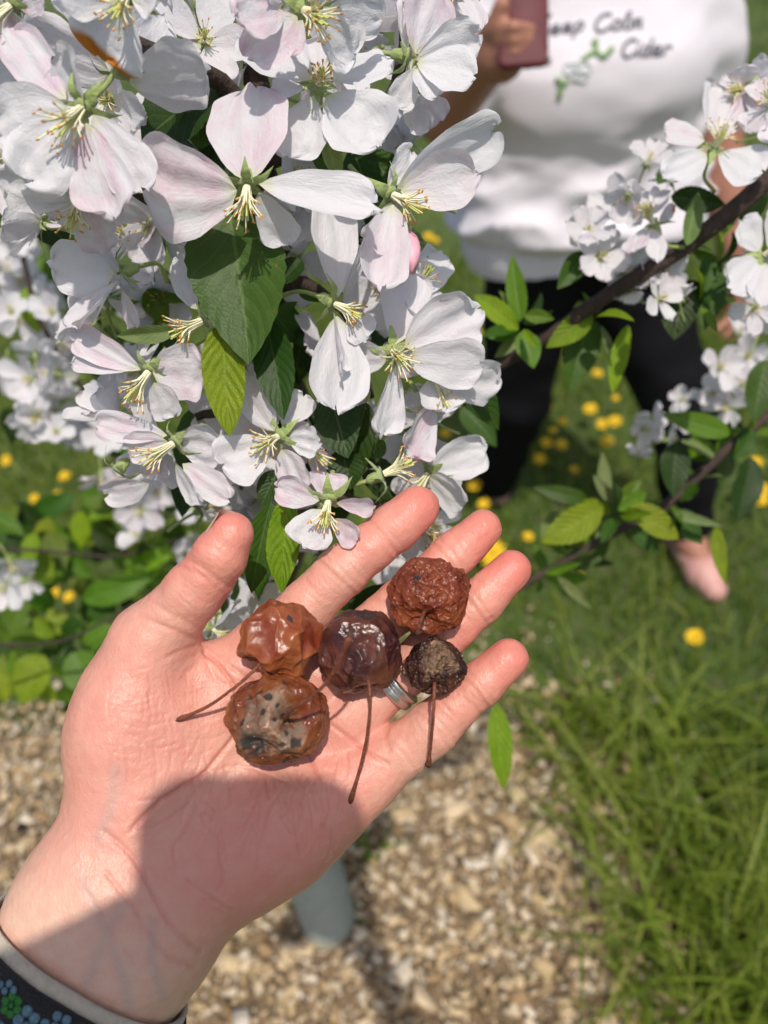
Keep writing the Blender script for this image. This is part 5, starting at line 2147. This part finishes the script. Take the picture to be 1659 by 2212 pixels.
# pair with the dangling stamens
H(Z1, (1490, 1130), (1490, 1440), .35, .252, [(1500, 1100, 1490, 530, 500, dict(pink=.75, dt=.006, roll=-5, cup=.12, bend=.04, ruf=.7)), (1430, 1150, 880, 1180, 590, dict(pink=.75, dt=-.001, roll=8, cup=.15, ruf=1.3)),
                                               (1560, 1110, 2290, 1260, 330, dict(pink=.1, dt=-.002, roll=-35, cup=.35, fold=.25)), (1560, 1160, 1730, 1480, 250, dict(pink=.15, dt=.012, db=.004))], nst=24, slen=.0150, spread=.5, node=(1560, 1000))
# one below: upright open flower
H(Z2, (520, 470), (545, 440), .93, .262, [(480, 440, 110, 190, 340, dict(pink=.1, dt=.003)), (490, 530, 370, 890, 330, dict(pink=.05, dt=.002, ruf=1.6)), (590, 440, 930, 345, 230, dict(pink=.05)), (560, 530, 850, 820, 430, dict(pink=.05, ruf=1.6, dt=.001, roll=5)),
                                           (510, 410, 450, 240, 220, dict(pink=.2, dt=.006)), (440, 480, 250, 500, 140)], nst=26, slen=.008, spread=.9, node=(545, 720))
H(Z2, (440, 60), (560, 190), .55, .240, [(400, 90, 120, 330, 300, dict(pink=.9, dt=.003)), (320, 60, 40, 120, 260, dict(pink=.9)), (560, 60, 880, 110, 240, dict(pink=.1)), (520, 120, 700, 350, 300, dict(pink=.1)), (470, 0, 620, -260, 300), (380, 0, 250, -200, 260), (430, 110, 330, 320, 190, dict(pink=.8, roll=40))], nst=26, slen=.015, node=(400, -80))
H(Z2, (1030, 315), (1100, 330), .12, .275, [(1050, 295, 1180, -60, 340, dict(pink=.7, dt=-.002, roll=-10)), (1055, 330, 1410, 190, 240, dict(pink=.1, dt=0)), (1060, 350, 1390, 430, 260, dict(pink=.05, dt=-.002)), (1050, 380, 1180, 540, 210, dict(pink=.05, dt=.001)),
                                             (1040, 380, 950, 610, 170, dict(pink=.1, dt=.006, roll=30)), (1000, 300, 960, 20, 170, dict(dt=.004))], nst=0, node=(870, 260), pink=.2)
H(Z2, (1060, 500), (1090, 620), .3, .290, [(1010, 540, 1130, 730, 190, dict(dt=-.004, roll=50, fold=.5)), (1050, 530, 1190, 680, 200, dict(dt=0))], nst=0, sepals=False)
H(Z2, (1240, -140), (1280, -40), .3, .285, [(1300, -60, 1410, 170, 130, dict(dt=-.004)), (1250, -80, 1330, 60, 220), (1200, -100, 1010, 60, 240)], nst=12)
H(Z2, (930, 1080), (1120, 1220), .35, .272, [(950, 1040, 1500, 690, 340, dict(pink=.05, dt=.004, roll=18, cup=.25)), (970, 1060, 1400, 960, 300, dict(pink=.4, dt=-.003, roll=-8, cup=.45)), (920, 1120, 790, 1330, 190, dict(dt=.006, roll=-20)), (900, 1040, 1010, 820, 150, dict(dt=.008)),
                                               (930, 1130, 850, 1610, 300, dict(pink=.55, dt=-.006, roll=22, cup=.5, fold=-.25))], nst=22, slen=.0155, spread=.6, node=(690, 920), pink=.2)
# centre right
H(Z5, (610, 575), (800, 690), .35, .283, [(625, 540, 585, 25, 270, dict(pink=.15, dt=.004, roll=-10, cup=.3)), (660, 540, 860, 60, 160, dict(dt=.009, roll=35, pink=.1)), (600, 620, 640, 965, 200, dict(pink=.3, dt=-.010, roll=-35, fold=.4)),
                                           (620, 640, 650, 1175, 350, dict(pink=.08, dt=-.003, roll=6, cup=.2, ruf=.8)), (680, 620, 790, 770, 200, dict(dt=.004))], nst=20, slen=.0135, spread=.45, node=(240, 560, .02), pink=.2)
H(Z5, (930, 840), (1000, 950), .80, .290, [(945, 800, 1010, 370, 310, dict(pink=.2, dt=.004)), (990, 810, 1400, 570, 360, dict(pink=.3, dt=.001, ruf=1.3)), (1010, 870, 1430, 920, 290, dict(pink=.1, dt=.005, roll=12)), (900, 870, 700, 850, 230, dict(pink=.1, dt=.005, roll=-20)),
                                            (945, 910, 870, 1310, 230, dict(pink=.1, dt=.002, roll=-22, fold=.2, ruf=1.6))], nst=22, slen=.0150, spread=.75, node=(1060, 1060, .02), pink=.15)
H(Z5, (1170, 1010), (1250, 1200), .3, .306, [(1200, 1000, 1515, 1000, 270, dict(pink=.1)), (1130, 990, 1200, 1190, 250, dict(pink=.1, dt=-.004, ruf=1.6)), (1160, 1120, 980, 1395, 260, dict(pink=.95, dt=-.002, cup=.5, ruf=1.6)), (1100, 950, 960, 870, 200), (1180, 980, 1330, 820, 230)], nst=14, pink=.3, node=(1000, 1050, .01))
H(Z5, (1050, 500), (1120, 420), .6, .302, [(1060, 520, 1200, 290, 230, dict(pink=.05)), (1060, 530, 1180, 520, 220, dict(pink=.05)), (1030, 480, 980, 330, 170), (1030, 540, 1060, 690, 200, dict(pink=.5))], nst=8, pink=.1)
H(Z5, (290, 1310), (210, 1370), .70, .290, [(275, 1280, 130, 975, 270, dict(pink=.3, dt=.004)), (295, 1240, 200, 905, 150, dict(pink=.15, dt=.009, roll=20)), (320, 1260, 440, 1070, 190, dict(pink=.1, dt=.005)), (350, 1320, 530, 1340, 190, dict(pink=.05, dt=-.003, ruf=1.9)),
                                             (240, 1340, -10, 1500, 300, dict(pink=.05, dt=-.002, ruf=1.2)), (310, 1380, 440, 1600, 230, dict(pink=.5, dt=.001))], nst=20, slen=.0145, spread=.75, node=(380, 1180, .02), pink=.15)
H(Z5, (460, 1360), (520, 1420), .5, .300, [(480, 1380, 560, 1500, 150, dict(pink=.9)), (440, 1330, 380, 1230, 140), (490, 1340, 600, 1300, 130)], nst=6, pink=.6)
# the small flower that lies on the index finger
H(Z9, (1270, 430), (1250, 640), .62, .262, [(1270, 400, 1280, 195, 330, dict(pink=.9, dt=.003, cup=.5)), (1200, 420, 830, 290, 270, dict(pink=.95, dt=.004, cup=.5, roll=15)), (1340, 440, 1660, 440, 210, dict(pink=.95, dt=.001, cup=.45)),
                                              (1210, 490, 1070, 810, 380, dict(pink=.12, dt=-.001, cup=.12, ruf=1.4)), (1310, 580, 1530, 730, 250, dict(pink=.8, dt=-.002, cup=.4))], nst=15, slen=.0125, spread=.5, node=(1300, 250, .015), pink=.8)
# bare calyx with stamens
H(Z5, (880, 1515), (990, 1470), .2, .302, [], nst=18, slen=.0145, spread=.7, node=(780, 1480, .01))
H(Z5, (1120, 1515), (1060, 1600), .4, .318, [(1130, 1500, 1450, 1355, 260, dict(pink=.1, dt=.001)), (1130, 1530, 1350, 1660, 260, dict(pink=.1)), (1110, 1490, 980, 1440, 210), (1090, 1530, 980, 1650, 200), (1130, 1480, 1070, 1380, 150, dict(pink=.7))], nst=8, pink=.2)
H(Z8, (1090, 230), (1130, 270), .3, .300, [(1090, 240, 990, 350, 130, dict(pink=.2)), (1080, 210, 960, 150, 120), (1100, 240, 1130, 330, 100)], nst=12, slen=.009)
# left group
H(Z4, (720, 295), (640, 330), .10, .280, [(690, 290, 295, 210, 360, dict(pink=.05, dt=-.002, ruf=1.2, cup=.3)), (715, 335, 450, 640, 300, dict(pink=.35, dt=-.003, roll=20, cup=.4)), (735, 390, 830, 620, 190, dict(pink=.5, dt=.003)), (720, 280, 560, 130, 230, dict(dt=.005))], nst=0, node=(1010, 345, .01), pink=.2)
H(Z4, (895, 890), (780, 1120), .45, .284, [(850, 875, 440, 650, 210, dict(pink=.7, dt=.001, roll=22, cup=.5)), (800, 870, 420, 830, 120, dict(pink=.3, dt=.002, roll=35)), (920, 890, 1240, 880, 370, dict(pink=.6, dt=.001, cup=.2, roll=-8)), (930, 950, 1070, 1150, 270, dict(pink=.1, dt=.005)), (880, 850, 940, 690, 160, dict(dt=.007))],
  nst=22, slen=.0165, spread=.42, node=(950, 760, .012), pink=.4)
H(Z4, (1045, 1320), (880, 1450), .45, .291, [(1010, 1270, 580, 1195, 200, dict(pink=.7, dt=.001, roll=18)), (1015, 1310, 750, 1330, 230, dict(pink=.5, dt=.004)), (1060, 1310, 1340, 1320, 330, dict(pink=.15, dt=.001)), (1060, 1440, 1240, 1670, 220, dict(pink=.1, dt=.002, roll=25)), (1100, 1440, 1400, 1650, 190, dict(pink=.7, dt=.001, roll=-25))],
  nst=22, slen=.0165, spread=.45, node=(1200, 1180, .02), pink=.3)
H(Z4, (1215, 580), (1060, 680), .4, .282, [(1190, 510, 1080, 190, 210, dict(pink=.2, dt=.003))], nst=26, slen=.0155, spread=.55, node=(1330, 480, .015))
H(Z4, (700, 1500), (660, 1560), .3, .305, [(900, 1560, 640, 1640, 200), (860, 1520, 1000, 1400, 200)], nst=0)

# bud
rb = thing('bud', P(*Z5(1012, 285), .277), parent=tree)
bc = cc(*Z5(1012, 285), .277)
v, t = ball([0, 0, 0], (1, 1, 1), 16, 12)
v = v * np.array([.0062, .0062, .0115]) * .72
v = v * (1 + .10 * np.sin(3 * np.arctan2(v[:, 1], v[:, 0]) + v[:, 2] * 260))[:, None] * np.array([1, 1, 1])
A = frame([0.12, -.95, .2], VIEW)[:, [0, 2, 1]]
put('bud_petals', c2w(v @ A.T + bc), t, BUDM, rb)
mb = MB()
calyx_mesh(mb, c2w(bc - A[:, 2] * .007), M3 @ A[:, 2], .014, np.random.default_rng(1))
mb.put('calyx', SEPAL, rb)

# leaves of the front tree
Lf = lambda *a, **k: leaf(tree, *a, **k)
Lf(Z0, 500, 425, 525, 788, 205, .276, MD, dt=-.004, roll=-12, fold=.18, bend=.06, petiole=(545, 380, .02))
Lf(Z0, 489, 690, 494, 943, 92, .281, YG, dt=-.003, roll=8, fold=.30, bend=.10, wave=1.8, petiole=(480, 660, .01))
Lf(Z5, 225, 660, 318, 1220, 225, .287, DK, dt=-.004, roll=-15, fold=.25, petiole=(190, 610, .012))
Lf(Z5, 560, 1080, 690, 1425, 250, .300, DK, dt=-.003, fold=.2, petiole=(520, 1000, .01))
Lf(Z5, 790, 1120, 680, 1620, 200, .310, DK, roll=15, petiole=(800, 1050, .01))
Lf(Z5, 420, 330, 280, 480, 150, .300, DK, roll=20)
Lf(Z5, 400, 500, 560, 560, 70, .296, MD, roll=30)
Lf(Z5, 290, 640, 400, 560, 60, .30, MD)
Lf(Z5, 400, 1090, 560, 1330, 140, .308, DK)
Lf(Z1, 1290, 500, 870, 880, 470, .288, DK, dt=.004, roll=15, fold=.15)
Lf(Z1, 1250, 480, 1180, 900, 330, .292, MD, roll=-20)
Lf(Z2, 690, 820, 870, 1230, 230, .288, DK, roll=15, petiole=(640, 760))
Lf(Z2, 560, 770, 640, 1030, 105, .272, GY, fold=.5, roll=-10)
Lf(Z2, 500, 820, 640, 980, 150, .295, MD)
Lf(Z4, 1060, 630, 700, 670, 110, .277, GY, roll=-30, fold=.5, bend=.12)
Lf(Z4, 1080, 700, 870, 800, 150, .29, DK)
Lf(Z4, 990, 500, 760, 590, 230, .34, YG, roll=15)
Lf(Z4, 900, 380, 1010, 600, 150, .335, LT)
Lf(Z1, 60, 1220, -40, 1400, 170, .32, LT)
Lf(Z1, 240, 1290, 420, 1480, 190, .33, DK)
Lf(Z9, 800, 430, 640, 1190, 260, .290, MD, dt=.004, roll=-20, fold=.4)
Lf(Z9, 930, 360, 900, 1190, 290, .283, YG, dt=.004, roll=6, fold=.22, bend=.05, wave=1.6)
Lf(Z9, 870, 170, 720, 470, 210, .296, DK, roll=10)
Lf(Z9, 1560, 480, 1540, 620, 110, .29, LT)
Lf(Z9, 1390, -20, 1440, 330, 290, .305, DK)
Lf(Z5, 1290, 800, 1340, 1000, 160, .33, MD)
Lf(Z5, 880, 1330, 760, 1420, 120, .312, MD)
Lf(Z8, 800, 620, 930, 480, 130, .33, DK)
Lf(Z8, 770, 560, 900, 680, 130, .34, DK)
Lf(Z8, 1080, 380, 1000, 520, 90, .325, MD)

# filler blossoms and leaves that stand behind the front flowers
rsf = np.random.default_rng(21)
for (x, y, d, s) in [(60, 130, .30, 250), (180, 40, .31, 240), (330, 60, .30, 220), (440, 90, .29, 210), (420, 30, .30, 220), (590, 120, .29, 190), (600, 20, .29, 220), (760, 60, .29, 220), (840, 40, .30, 210), (940, 30, .31, 190),
                     (40, 330, .30, 260), (160, 420, .31, 240), (290, 520, .31, 210), (330, 480, .30, 190), (620, 480, .31, 180), (660, 460, .32, 170), (640, 560, .33, 180), (780, 520, .33, 190), (870, 640, .33, 190), (900, 420, .33, 170),
                     (880, 310, .33, 170), (840, 360, .34, 180), (350, 640, .34, 170), (480, 1000, .35, 240), (560, 1080, .36, 240), (630, 1010, .35, 200), (740, 900, .34, 180), (880, 960, .35, 190), (950, 1000, .34, 170), (920, 1130, .35, 180),
                     (830, 1180, .35, 170), (600, 1180, .36, 200), (470, 1320, .36, 200), (540, 1270, .37, 190), (440, 1100, .36, 190), (300, 800, .36, 170), (860, 1290, .36, 150), (520, 780, .35, 180), (1010, 780, .33, 150), (700, 760, .33, 160), (460, 1360, .34, 170),
                     (250, 900, .315, 200), (330, 960, .31, 190), (390, 760, .315, 180), (480, 860, .315, 170), (560, 960, .312, 190), (820, 620, .315, 170), (760, 800, .318, 170), (930, 900, .318, 170), (640, 380, .30, 180), (460, 560, .318, 170), (200, 700, .32, 180), (90, 480, .30, 200), (900, 130, .30, 190), (720, 130, .285, 180), (230, 640, .33, 190), (235, 215, .295, 220), (360, 530, .33, 190), (130, 250, .30, 240), (280, 330, .31, 220), (700, 230, .31, 200), (500, 240, .31, 190)]:
    far_blossom(tree, x, y, d, s, rsf, pink=.6)
for (x, y, d, s, a, c) in [(330, 250, .31, 190, -60, DK), (520, 520, .33, 170, -80, DK), (560, 620, .34, 170, -60, MD), (720, 420, .32, 170, -50, DK), (650, 700, .34, 150, -90, DK), (560, 900, .34, 170, -70, DK), (700, 1000, .34, 150, -80, DK), (430, 880, .33, 150, -120, MD),
                           (330, 620, .34, 150, -20, LT), (620, 800, .34, 150, -100, MD), (790, 980, .33, 150, -60, DK), (860, 1240, .35, 140, -110, DK), (560, 1150, .34, 150, -100, MD), (700, 1180, .35, 160, -70, DK), (780, 330, .32, 150, -40, MD), (150, 560, .33, 150, -70, DK), (420, 980, .34, 160, -120, DK),
                           (460, 1180, .35, 150, -80, DK), (610, 1290, .36, 180, -90, MD), (300, 400, .31, 130, -60, DK), (840, 480, .33, 160, -60, DK), (980, 830, .35, 140, -40, MD), (790, 1270, .35, 140, -70, DK), (500, 600, .35, 200, -90, DK), (600, 400, .33, 200, -90, DK),
                           (450, 240, .30, 200, -70, DK), (660, 880, .36, 220, -80, DK), (520, 1000, .37, 220, -70, DK), (740, 600, .36, 200, -60, DK)]:
    far_leaf(tree, x, y, d, s, a + rsf.uniform(-15, 15), rsf, c, rsf.uniform(-.3, .3))

# ------------------------------------------------------------------ branch at the right
rbr = thing('apple_branch', P(1659, 380, .40), 'dark apple branch with white blossoms crossing in front of the white sweatshirt', 'branch', 'apple branches')
twig(rbr, 'twig', [(1800, 250, .37), (1655, 390, .385), (1500, 520, .40), (1310, 640, .42), (1180, 730, .44), (1075, 790, .455), (1000, 830, .47)], [.0052, .0046, .0038, .0026], rough=.0003)
rs3 = np.random.default_rng(31)
hero(rbr, Z3, (1385, 765), (1390, 740), .85, .365, [(1380, 720, 1365, 440, 210, dict(pink=.2)), (1330, 735, 1120, 670, 180, dict(pink=.5)), (1340, 800, 1120, 930, 180, dict(pink=.05)), (1400, 800, 1625, 920, 240, dict(pink=.05)), (1420, 720, 1590, 480, 150, dict(pink=.8))], nst=22, slen=.013, spread=.9, node=(1380, 1000, .02))
hero(rbr, Z3, (1530, 470), (1500, 480), .6, .372, [(1530, 440, 1530, 335, 150), (1560, 440, 1690, 330, 170), (1500, 470, 1450, 380, 110), (1560, 490, 1660, 560, 130, dict(pink=.6)), (1520, 500, 1480, 600, 130)], nst=16, slen=.012)
hero(rbr, Z3, (1690, 560), (1640, 540), .7, .36, [(1670, 560, 1540, 690, 180), (1680, 540, 1600, 420, 160), (1700, 600, 1720, 740, 170)], nst=14)
hero(rbr, Z3, (1640, 1330), (1660, 1320), .8, .375, [(1620, 1310, 1510, 1150, 190, dict(pink=.05)), (1610, 1350, 1450, 1500, 190, dict(pink=.05)), (1660, 1300, 1720, 1120, 180), (1650, 1370, 1620, 1600, 170)], nst=14)
hero(rbr, Z3, (1060, 1165), (1000, 1110), .6, .385, [(1090, 1150, 1180, 1090, 100, dict(brown=1, pink=.9)), (1050, 1190, 1090, 1370, 110), (1010, 1190, 960, 1330, 130), (1030, 1130, 940, 1020, 170), (1060, 1120, 1110, 990, 110)], nst=22, slen=.014, node=(1220, 1290))
for (x, y, s) in [(1030, 850, 260), (930, 1020, 300), (870, 1060, 260), (780, 1340, 300), (900, 1420, 280), (1110, 1390, 280), (950, 1510, 240), (720, 1210, 260), (660, 1180, 190), (1560, 1420, 230), (1590, 1600, 260), (1150, 950, 200), (1090, 1560, 240), (1200, 1560, 210), (1640, 700, 260)]:
    px, py = Z3(x, y)
    far_blossom(rbr, px, py, rs3.uniform(.385, .42), s * Z3.s * 1.0, rs3, facing=(rs3.normal() * .3, .1 + rs3.normal() * .3, 1), pink=.5)
LR = lambda z, a, b, c, d, w, *r, **k: leaf(rbr, z, a, b, c, d, w * .86, *r, **k)
LR(Z3, 1150, 1030, 1440, 1060, 150, .405, DK, roll=20)
LR(Z3, 1230, 1280, 1300, 1000, 110, .39, GY, fold=.6, bend=-.25)
LR(Z3, 700, 1310, 560, 1510, 140, .41, MD)
LR(Z3, 1120, 900, 1080, 960, 70, .40, MD)
LR(Z6, 370, 240, 325, -110, 120, .435, LT, fold=.5)
LR(Z6, 360, 285, 120, 110, 130, .435, YG, fold=.4, bend=.2)
LR(Z6, 385, 210, 545, 235, 85, .43, LT, fold=.5)
LR(Z6, 350, 300, 195, 325, 95, .44, LT)
LR(Z6, 385, 290, 430, 490, 150, .43, LT, roll=10)
LR(Z6, 360, 330, 230, 430, 75, .445, GY)
LR(Z6, 740, 190, 500, 380, 150, .43, YG)
LR(Z6, 740, 230, 620, 610, 210, .45, MD, bend=.15)
LR(Z6, 790, 265, 840, 470, 55, .44, GY, bend=.3)
LR(Z6, 930, 260, 850, 620, 110, .43, YG, bend=-.3)
LR(Z6, 1200, 60, 1180, 340, 210, .42, DK)
LR(Z6, 1390, -80, 1330, 290, 160, .43, MD)
LR(Z6, 1230, 1330 - 1300, 1300, 180, 130, .43, DK)
LR(Z3, 1340, 1330, 1330, 1530, 130, .42, MD)
LR(Z3, 1660, 1000, 1500, 1180, 120, .41, MD)
rs6 = np.random.default_rng(66)
for (z, x, y, n) in ((Z6, 370, 270, 5), (Z6, 740, 220, 6), (Z3, 1230, 1280, 7), (Z3, 1500, 1080, 5), (Z3, 1400, 1380, 6), (Z6, 1300, 150, 5), (Z3, 900, 1480, 4)):
    for k in range(n):
        a = rs6.uniform(0, 2 * PI)
        ln = rs6.uniform(110, 230)
        LR(z, x + 20 * math.cos(a), y + 20 * math.sin(a), x + ln * math.cos(a), y + ln * math.sin(a), ln * rs6.uniform(.28, .44), rs6.uniform(.405, .47), [LT, MD, YG, GY, DK][k % 5], dt=rs6.uniform(-.03, .03), roll=rs6.uniform(-60, 60), fold=rs6.uniform(.2, .8), bend=rs6.uniform(-.1, .45), seed=k)

# ------------------------------------------------------------------ lower right branch, farther
rb2 = thing('apple_branch', P(*Z6(1000, 1270), .52), 'thin apple twig with fresh yellow-green leaves below the white blossoms, beside the fingertips', 'branch', 'apple branches')
twig(rb2, 'twig', [(*Z6(1700, 700), .50), (*Z6(1400, 950), .51), (*Z6(1150, 1180), .515), (*Z6(1000, 1270), .52), (*Z6(640, 1470), .52), (*Z6(380, 1625), .52), (*Z6(200, 1700), .53)], [.0036, .003, .0022], rough=.0004)
L2 = lambda z, a, b, c, d, w, *r, **k: leaf(rb2, z, a, b, c, d, w * .86, *r, **k)
L2(Z6, 790, 1215, 470, 1390, 200, .50, YG, fold=.3)
L2(Z6, 940, 1205, 1200, 1370, 160, .49, YG, fold=.3)
L2(Z6, 850, 1190, 750, 1040, 75, .51, GY, fold=.5)
L2(Z6, 865, 1190, 1000, 1070, 90, .50, LT)
L2(Z6, 745, 1180, 430, 1110, 100, .53, MD, bend=.3)
L2(Z6, 950, 1320, 1090, 1460, 100, .54, MD)
L2(Z6, 830, 1340, 630, 1550, 160, .55, MD)
L2(Z6, 825, 1190, 790, 920, 85, .52, GY, bend=-.2)
L2(Z6, 1185, 870, 1170, 1160, 180, .49, DK)
L2(Z6, 1460, 830, 1100, 720, 140, .47, LT, fold=.3, bend=.2)
L2(Z6, 1650, 440, 1590, 780, 180, .48, MD)
L2(Z6, 1160, 1240, 1320, 1400, 150, .52, MD)
L2(Z6, 1160, 1250, 1420, 1310, 60, .50, GY)
L2(Z6, 1390, 1310, 1440, 1620, 90, .50, YG, bend=-.2)
L2(Z6, 1450, 900, 1430, 1130, 140, .53, MD)
L2(Z6, 1560, 950, 1500, 1300, 190, .55, DK)
L2(Z6, 500, 1560, 440, 1400, 70, .54, LT)
L2(Z6, 560, 1570, 740, 1740, 60, .54, GY)
L2(Z6, 60, 690, 240, 900, 160, .47, MD, bend=.2)
L2(Z6, 480, 1380, 560, 1220, 80, .56, GY)
L2(Z0, 1068, 1520, 1092, 1705, 62, .47, YG, fold=.35)
L2(Z6, 1580, 800, 1480, 960, 120, .50, MD)
rs5 = np.random.default_rng(55)
for (x, y, n) in ((860, 1250, 9), (640, 1470, 6), (1150, 1180, 8), (1400, 960, 9), (470, 1560, 4), (1560, 830, 7), (1300, 1060, 5)):
    for k in range(n):
        a = rs5.uniform(0, 2 * PI)
        ln = rs5.uniform(120, 260)
        x1, y1 = x + ln * math.cos(a), y + ln * math.sin(a) * .8
        L2(Z6, x + 25 * math.cos(a), y + 25 * math.sin(a), x1, y1, ln * rs5.uniform(.30, .46), rs5.uniform(.48, .58), [LT, LT, YG, MD, GY, DK][k % 6], dt=rs5.uniform(-.03, .03), roll=rs5.uniform(-50, 50), fold=rs5.uniform(.2, .7), bend=rs5.uniform(-.1, .4), seed=k)
for (x, y, s) in [(1010, 800, 230), (1140, 860, 240), (1215, 650, 170), (1060, 740, 200), (980, 940, 170), (1400, 480, 260), (1450, 690, 250), (1380, 620, 230), (1560, 420, 260), (1610, 290, 250), (1500, 300, 220), (1640, 520, 230), (1520, 580, 230), (1180, 780, 200)]:
    px, py = Z6(x, y)
    far_blossom(rb2, px, py, rs3.uniform(.52, .58), s * Z6.s * .9, rs3, facing=(rs3.normal() * .3, .2 + rs3.normal() * .3, 1), pink=.5)

# ------------------------------------------------------------------ branches at the left, farther
lbr = thing('apple_branch', P(60, 560, .62), 'blurred apple branch densely covered in white blossoms, hanging above dandelions in the lawn', 'branch', 'apple branches')
twig(lbr, 'twig', [(-120, 300, .60), (20, 480, .60), (90, 700, .62), (190, 860, .66), (240, 980, .68), (260, 1060, .70)], [.0025, .002, .0015], rough=.0004)
rs4 = np.random.default_rng(41)
for k in range(42):
    t = rs4.random()
    x = np.interp(t, [0, .4, .75, 1], [20, 60, 110, 150]) + rs4.normal() * 48
    y = np.interp(t, [0, 1], [450, 960]) + rs4.normal() * 25
    far_blossom(lbr, x, y, rs4.uniform(.58, .70), rs4.uniform(85, 120), rs4, facing=(rs4.normal() * .4, .2 + rs4.normal() * .4, 1), pink=.35)
for (x, y) in [(300, 1010), (330, 1060), (300, 1100), (350, 1110), (250, 1040), (220, 1030), (390, 1060), (410, 1160), (430, 1230), (360, 1010), (270, 1005)]:
    far_blossom(lbr, x + rs4.normal() * 8, y, rs4.uniform(.60, .72), rs4.uniform(75, 105), rs4, pink=1.2)
for (x, y, s, a, c) in [(70, 550, 110, -70, LT), (150, 640, 100, -50, DK), (20, 470, 100, 60, MD), (170, 720, 110, -60, DK), (60, 620, 100, -80, YG), (210, 560, 110, -60, DK), (30, 880, 90, -90, DK), (200, 800, 100, -30, MD), (250, 930, 110, -70, LT), (170, 560, 100, -110, DK), (120, 500, 120, -60, DK), (240, 700, 120, -90, DK), (215, 900, 120, -70, DK)]:
    far_leaf(lbr, x, y, rs4.uniform(.6, .7), s, a, rs4, c, rs4.uniform(-.4, .4))
lb2 = thing('apple_branch', P(130, 1390, .66), 'low apple shoot with bright green leaves beside the thumb, few blossoms', 'branch', 'apple branches')
twig(lb2, 'twig', [(-150, 1420, .62), (0, 1395, .64), (130, 1385, .66), (300, 1300, .70), (430, 1200, .74)], [.0018, .0014, .001], rough=.0004)
twig(lb2, 'twig', [(-120, 1180, .72), (100, 1190, .73), (260, 1200, .74), (420, 1150, .76)], [.002, .0015, .001], rough=.0004)
for (x0, y0, x1, y1, w, d, c) in [(100, 1418, 45, 1522, 84, .62, YG), (152, 1410, 205, 1500, 80, .63, LT), (120, 1375, 75, 1325, 50, .64, YG), (140, 1380, 175, 1330, 50, .66, LT), (150, 1395, 165, 1460, 56, .67, MD), (100, 1390, 20, 1380, 50, .66, MD), (110, 1400, 60, 1450, 50, .68, MD),
                                 (175, 1400, 250, 1350, 70, .66, LT), (200, 1420, 240, 1520, 80, .7, MD), (180, 1300, 330, 1240, 60, .68, LT), (330, 1310, 290, 1400, 60, .69, LT), (250, 1290, 190, 1340, 60, .7, MD), (60, 1300, 20, 1370, 60, .66, LT), (300, 1240, 420, 1290, 60, .7, LT), (60, 1190, 110, 1260, 60, .68, YG), (75, 1150, 60, 1240, 45, .66, YG)]:
    leaf(lb2, Z0, x0, y0, x1, y1, w, d * 1.18, c, roll=rs4.uniform(-30, 30), bend=rs4.uniform(0, .3))
for k in range(150):
    x, y = rs4.uniform(-30, 460), rs4.uniform(1080, 1480)
    if y > 1480 - max(0, x - 180) * .5:
        continue
    far_leaf(lb2, x, y, rs4.uniform(.78, 1.15), rs4.uniform(55, 105), rs4.uniform(-160, 20), rs4, [DK, MD, MD, LT, LT, YG][rs4.integers(0, 6)], rs4.uniform(-.5, .5))
for (x, y) in [(30, 1240), (10, 1265), (55, 1255), (20, 1215), (430, 1240), (300, 1160), (420, 1100)]:
    far_blossom(lb2, x, y, rs4.uniform(.62, .7), rs4.uniform(80, 110), rs4, pink=.3)
